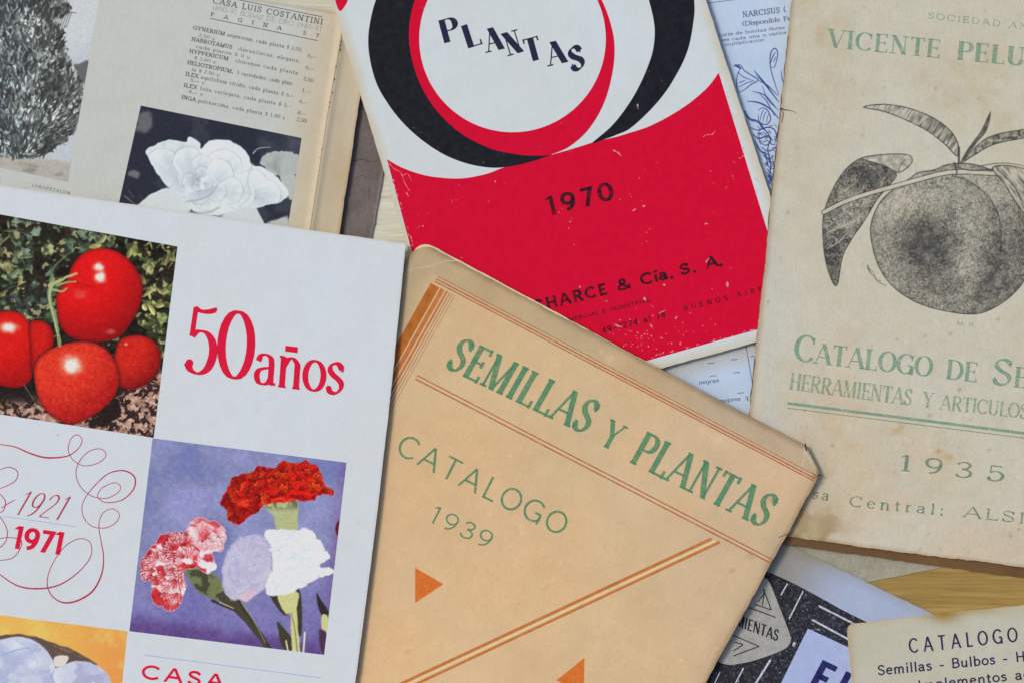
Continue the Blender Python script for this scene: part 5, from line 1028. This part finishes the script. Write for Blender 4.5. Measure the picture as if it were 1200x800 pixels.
def carnations(X, Y):
    z = lambda P: z2p(P, 150, 510, 3.078)
    cv = Canvas(X, Y, (126, 130, 168)); f = fbm(X, Y, 42, 4, 2)
    cv.over((150, 150, 200), sm(.45, .75, f) * .6); cv.over((104, 112, 168), sm(.5, .3, f) * .6); cv.over((110, 98, 160), sm(620, 740, Y) * .6)
    cv.over((88, 62, 118), sm(26, 0, 739 + (X - 152) * .121 - Y + 14 * (fbm(X, Y, 16, 3, 3) - .5)) * .85); cv.over((118, 84, 140), sm(14, 0, 406 - (Y - 541) * .116 - X) * .5)
    cv.I += (fbm(X, Y, 4, 3, 4)[..., None] - .5) * 22
    # stems and leaves
    DK = (58, 56, 44); GN = (112, 118, 78); YL = (196, 194, 134)
    cv.poly(z([(205, 482), (270, 480), (325, 515), (350, 585), (300, 588), (245, 555)]), GN, 1, 2, 9, 5); cv.over(DK, sm(.46, .62, fbm(X, Y, 10, 3, 6)) * sm(0, 2, inside(z([(205, 482), (270, 480), (325, 515), (350, 585), (300, 588), (245, 555)]), X, Y)) * .8)
    cv.stroke(z([(345, 580), (400, 630), (450, 690), (500, 765)]), 12, 5, (70, 64, 50), warp=1.5); cv.stroke(z([(395, 590), (420, 630), (470, 700), (512, 765)]), 4, 3, DK); cv.stroke(z([(305, 595), (350, 615), (405, 640)]), 3.4, 2.0, DK); cv.stroke(z([(330, 600), (380, 622)]), 1, 1, YL); cv.stroke(z([(410, 600), (450, 660), (495, 745)]), 1.2, .8, (150, 146, 110))
    cv.poly(z([(515, 575), (545, 565), (560, 600), (575, 645), (555, 640), (525, 600)]), DK, 1); cv.poly(z([(605, 570), (622, 565), (628, 650), (625, 720), (610, 700)]), DK, 1); cv.poly(z([(540, 670), (560, 690), (590, 730), (596, 775), (560, 765), (545, 720)]), (64, 58, 44), 1, 1, 6, 9)
    cv.poly(z([(540, 570), (615, 563), (608, 640), (622, 790), (592, 790), (585, 650), (565, 640)]), YL, 1, 1.5, 9, 7); cv.stroke(z([(590, 640), (602, 700), (612, 790)]), 1.2, 1.6, (136, 130, 86)); cv.stroke(z([(570, 740), (580, 790)]), 1.6, 1.6, (220, 216, 180)); cv.stroke(z([(638, 710), (632, 790)]), 2, 2, (214, 212, 180))
    cv.poly(z([(680, 565), (695, 590), (722, 630), (730, 660), (700, 650), (684, 610)]), (50, 40, 44), 1); cv.poly(z([(698, 650), (722, 655), (724, 730), (703, 725)]), YL, 1); cv.poly(z([(690, 700), (722, 720), (715, 790), (695, 770)]), (70, 50, 70), 1.5); cv.poly(z([(748, 330), (762, 305), (768, 350), (755, 362)]), (96, 22, 40), 1)
    # calyx of the red flower
    sv = cv.poly(z([(492, 240), (605, 230), (610, 300), (608, 345), (545, 345), (525, 290)]), (172, 176, 128), 1, 1.5, 9, 11); cv.over((84, 88, 66), sm(.45, .6, fbm(X * 1.3, Y * .6, 8, 3, 12)) * sm(0, 2, sv) * sm(600, 590, Y) * .8)
    # white flowers
    sv = cv.poly(z([(430, 358), (490, 362), (520, 420), (518, 500), (490, 560), (430, 582), (372, 590), (345, 540), (342, 470), (370, 400)]), (190, 185, 204), 2.4, 3.5, 9, 13); cv.over((168, 162, 194), sm(.35, .8, fbm(X, Y, 11, 3, 14)) * sm(0, 3, sv) * .6)
    mw = sm(0, 2, sv); rw = np.random.RandomState(6)
    for _ in range(46):
        px, py = rw.uniform(262, 318), rw.uniform(628, 698); an_ = math.atan2(py - 672, px - 296) + rw.normal(0, .4)
        petal(cv, px - 5 * math.cos(an_), py - 5 * math.sin(an_), an_, rw.uniform(8, 14), rw.uniform(.5, .9), (168, 160, 192), (196, 190, 212), mw, .12, rw.rand() * 9, rimline=.2, amt=.55, shd=.09)
    cv.poly(z([(405, 582), (440, 560), (462, 565), (430, 600)]), (206, 180, 190), 1.5, 2)
    sv = cv.poly(z([(488, 348), (560, 340), (660, 338), (690, 375), (727, 437), (690, 465), (700, 478), (747, 484), (735, 496), (690, 512), (640, 540), (570, 572), (510, 578), (498, 540), (518, 480), (516, 410)]), (222, 228, 229), 1.4, 3.2, 7, 15)
    cv.over((190, 204, 214), sm(.4, .8, fbm(X, Y, 13, 3, 16)) * sm(0, 3, sv) * .5); cv.stroke(z([(640, 535), (690, 505), (745, 488)]), 2.4, 1.4, (218, 206, 190), amt=.7)
    mw = sm(0, 2, sv); rw = np.random.RandomState(5)
    for _ in range(60):
        px, py = rw.uniform(312, 392), rw.uniform(622, 698); an_ = math.atan2(py - 700, px - 345) + rw.normal(0, .3)
        petal(cv, px - 6 * math.cos(an_), py - 6 * math.sin(an_), an_, rw.uniform(9, 17), rw.uniform(.5, .9), (208, 216, 221), (225, 231, 232), mw, .14, rw.rand() * 9, rimline=.2, amt=.6, shd=.10)
    # red flower
    R_ = z([(335, 245), (358, 185), (398, 145), (448, 130), (480, 105), (530, 112), (558, 88), (600, 98), (650, 96), (690, 125), (714, 182), (745, 198), (736, 220), (700, 214), (650, 243), (606, 232), (560, 242), (500, 243), (472, 275), (430, 298), (402, 320), (370, 308), (362, 272)])
    sv = cv.poly(R_, (206, 26, 18), .9, 4, 7, 17); m = sm(0, 1.5, sv)
    x, y = cv.warp(7, 12, 18); p = fbm(x * .7 + y * .9, y * .8 - x * .3, 9, 3, 19)
    cv.over((120, 14, 20), sm(.50, .66, p) * m * .9); cv.over((232, 74, 34), sm(.45, .32, p) * m * .75); cv.over((104, 12, 18), m * .7 * np.exp(-((X - 276) / 12) ** 2 - ((Y - 604) / 8) ** 2)); cv.over((112, 34, 22), m * .8 * np.exp(-((X - 325) / 9) ** 2 - ((Y - 560) / 10) ** 2)); cv.over((236, 92, 40), m * .8 * np.exp(-((X - 333) / 8) ** 2 - ((Y - 548) / 7) ** 2))
    cv.over((224, 30, 20), m * .6 * np.exp(-((X - 362) / 14) ** 2 - ((Y - 566) / 18) ** 2))
    rs_ = np.random.RandomState(21); PT = []
    for _ in range(120):
        px, py = rs_.uniform(258, 395), rs_.uniform(536, 612)
        if inside(cat(R_, 3, True), np.array([px]), np.array([py]))[0] > 1.5: PT.append((px, py))
    PT.sort(key=lambda q: -abs(q[0] - 325) * .6 + (q[1] - 540) * .5)
    for px, py in PT:
        an_ = math.atan2(py - 600, px - 325) + rs_.normal(0, .35); dk = rs_.rand(); lt = 1 if px > 300 else .82
        petal(cv, px - 5 * math.cos(an_), py - 5 * math.sin(an_), an_, rs_.uniform(8, 15), rs_.uniform(.45, .9), (104 + 30 * dk, 8, 14), (np.array([226, 40 + 34 * (dk > .6), 22]) * (.8 + .25 * dk) * lt), m, .16, rs_.rand() * 9, rimline=1.0, amt=.85)
    # pink flower
    K_ = z([(45, 485), (60, 432), (100, 380), (150, 345), (208, 346), (222, 305), (270, 298), (330, 315), (352, 360), (338, 418), (306, 425), (318, 470), (290, 495), (240, 478), (206, 490), (206, 550), (186, 610), (158, 632), (112, 615), (80, 580), (88, 530), (52, 522)])
    sv = cv.poly(K_, (232, 176, 184), .9, 3.2, 7, 21); m = sm(0, 1.2, sv); x, y = cv.warp(8, 13, 22); p = fbm(x * .9 - y * .5, y * 1.1, 9.5, 3, 23); rd = sm(310, 200, X + (640 - Y) * .35)
    cv.over((190, 36, 44), sm(.50 - .05 * 1, .60, p + .10 * (rd - .5)) * m * .9 * (.35 + .65 * rd)); cv.over((246, 226, 224), sm(.45, .33, p) * m * .8); cv.over((150, 24, 34), sm(.64, .72, p) * m * .8 * rd); cv.over((216, 110, 118), m * .7 * np.exp(-((X - 236) / 7) ** 2 - ((Y - 621) / 9) ** 2)); cv.over((250, 232, 226), m * .9 * np.exp(-((X - 203) / 5) ** 2 - ((Y - 703) / 5) ** 2))
    PT = []
    for _ in range(130):
        px, py = rs_.uniform(162, 268), rs_.uniform(606, 716)
        if inside(cat(K_, 3, True), np.array([px]), np.array([py]))[0] > 1.0: PT.append((px, py))
    PT.sort(key=lambda q: -np.hypot(q[0] - 212, q[1] - 656))
    for px, py in PT:
        an_ = math.atan2(py - 662, px - 222) + rs_.normal(0, .5); rd_ = float(np.clip((252 - px) / 46, .1, 1)); dk = rs_.rand()
        petal(cv, px - 5 * math.cos(an_), py - 5 * math.sin(an_), an_, rs_.uniform(8, 15), rs_.uniform(.5, .95), (np.array([228, 150, 156]) if (rd_ < .6 or dk < .35) else np.array([190, 40, 46])) * (1 - .25 * rd_ * dk), (244, 214 - 20 * rd_, 214 - 16 * rd_), m, .14, rs_.rand() * 9, shd=.2, streak=1.0 * rd_ * (dk > .12), scol=(188, 30, 40), rimline=.6, amt=.85)
    cv.over((180, 40, 40), .4 * m * sm(2.5, .5, sv) * sm(215, 190, X) * .8)
    cv.I += (fbm(X, Y, 1.8, 2, 66)[..., None] - .5) * 14
    return cv.I
picture(it, "carnation_picture", [(178.8, 513), (406, 541.5), (379.8, 766.7), (151.6, 739)], carnations, PM)

def garlic(X, Y):
    z = lambda P: z2p(P, 0, 700, 4.286)
    cv = Canvas(X, Y, (238, 172, 84)); cv.over((227, 144, 74), sm(50, 150, X) * .9); cv.over((250, 196, 108), sm(.5, .7, fbm(X, Y, 24, 3, 2)) * .5)
    cv.poly(z([(-60, 210), (0, 190), (90, 180), (180, 194), (260, 222), (340, 250), (420, 290), (485, 335), (520, 600), (-60, 600)]), (92, 76, 68), 1.2, 1.0, 8, 3, smooth=False)
    cv.over((118, 96, 84), sm(.5, .65, fbm(X * .5 + Y, Y * 1.6 - X * .7, 6, 3, 4)) * sm(775, 760, Y) * sm(50, 60, X) * sm(0, 2, inside(z([(180, 205), (260, 225), (340, 252), (420, 292), (480, 335), (300, 300)]), X, Y)))
    sv = cv.poly(z([(330, 330), (420, 318), (500, 345), (550, 400), (560, 470), (540, 640), (200, 640), (240, 400)]), (182, 184, 206), 1, 1, 8, 6); cv.over((158, 160, 190), sm(.45, .65, fbm(X, Y, 14, 3, 7)) * sm(0, 2, sv) * .7); cv.over((206, 210, 222), sm(.5, .3, fbm(X, Y, 12, 3, 8)) * sm(0, 2, sv) * .7)
    sv = cv.poly(z([(-80, 240), (0, 212), (80, 196), (160, 208), (225, 255), (268, 320), (270, 400), (230, 640), (-80, 640)]), (190, 194, 210), 1, 1, 8, 9); m = sm(0, 2, sv); cv.over((160, 168, 200), sm(.45, .62, fbm(X, Y * 1.3, 17, 3, 10)) * m * .7); cv.over((214, 218, 226), m * .8 * np.exp(-((X - 20) / 14) ** 2 - ((Y - 757) / 8) ** 2)); cv.over((216, 220, 228), m * .7 * np.exp(-((X - 38) / 9) ** 2 - ((Y - 776) / 7) ** 2))
    cv.stroke(z([(10, 290), (80, 262), (150, 250)]), 1.6, .8, (146, 156, 200)); cv.stroke(z([(80, 210), (150, 260), (190, 330)]), 1.2, .8, (160, 168, 196), amt=.7)
    cv.poly(z([(272, 300), (300, 288), (342, 292), (330, 330), (290, 345), (270, 340)]), (212, 204, 190), .8, 1); cv.stroke(z([(260, 340), (275, 380), (290, 420), (300, 460)]), 5, 8, (206, 208, 220)); cv.stroke(z([(270, 360), (262, 400), (270, 430)]), 1, 1, (160, 164, 190))
    cv.I += (fbm(X, Y, 1.8, 2, 66)[..., None] - .5) * 10
    return cv.I
picture(it, "garlic_picture", [(-60, 712.4), (149.4, 739), (136, 870), (-60, 845)], garlic, PM)
I = Ink()
for (x, y, r) in ((67.5, 509, .8), (238, 290, .5), (350, 330, .5), (420, 610, .6), (300, 480, .5)): I.dot((x, y), r, 6)
I.build(it, "specks", ink("speck", (150, 150, 160), .4, alpha=.7))["kind"] = "stuff"
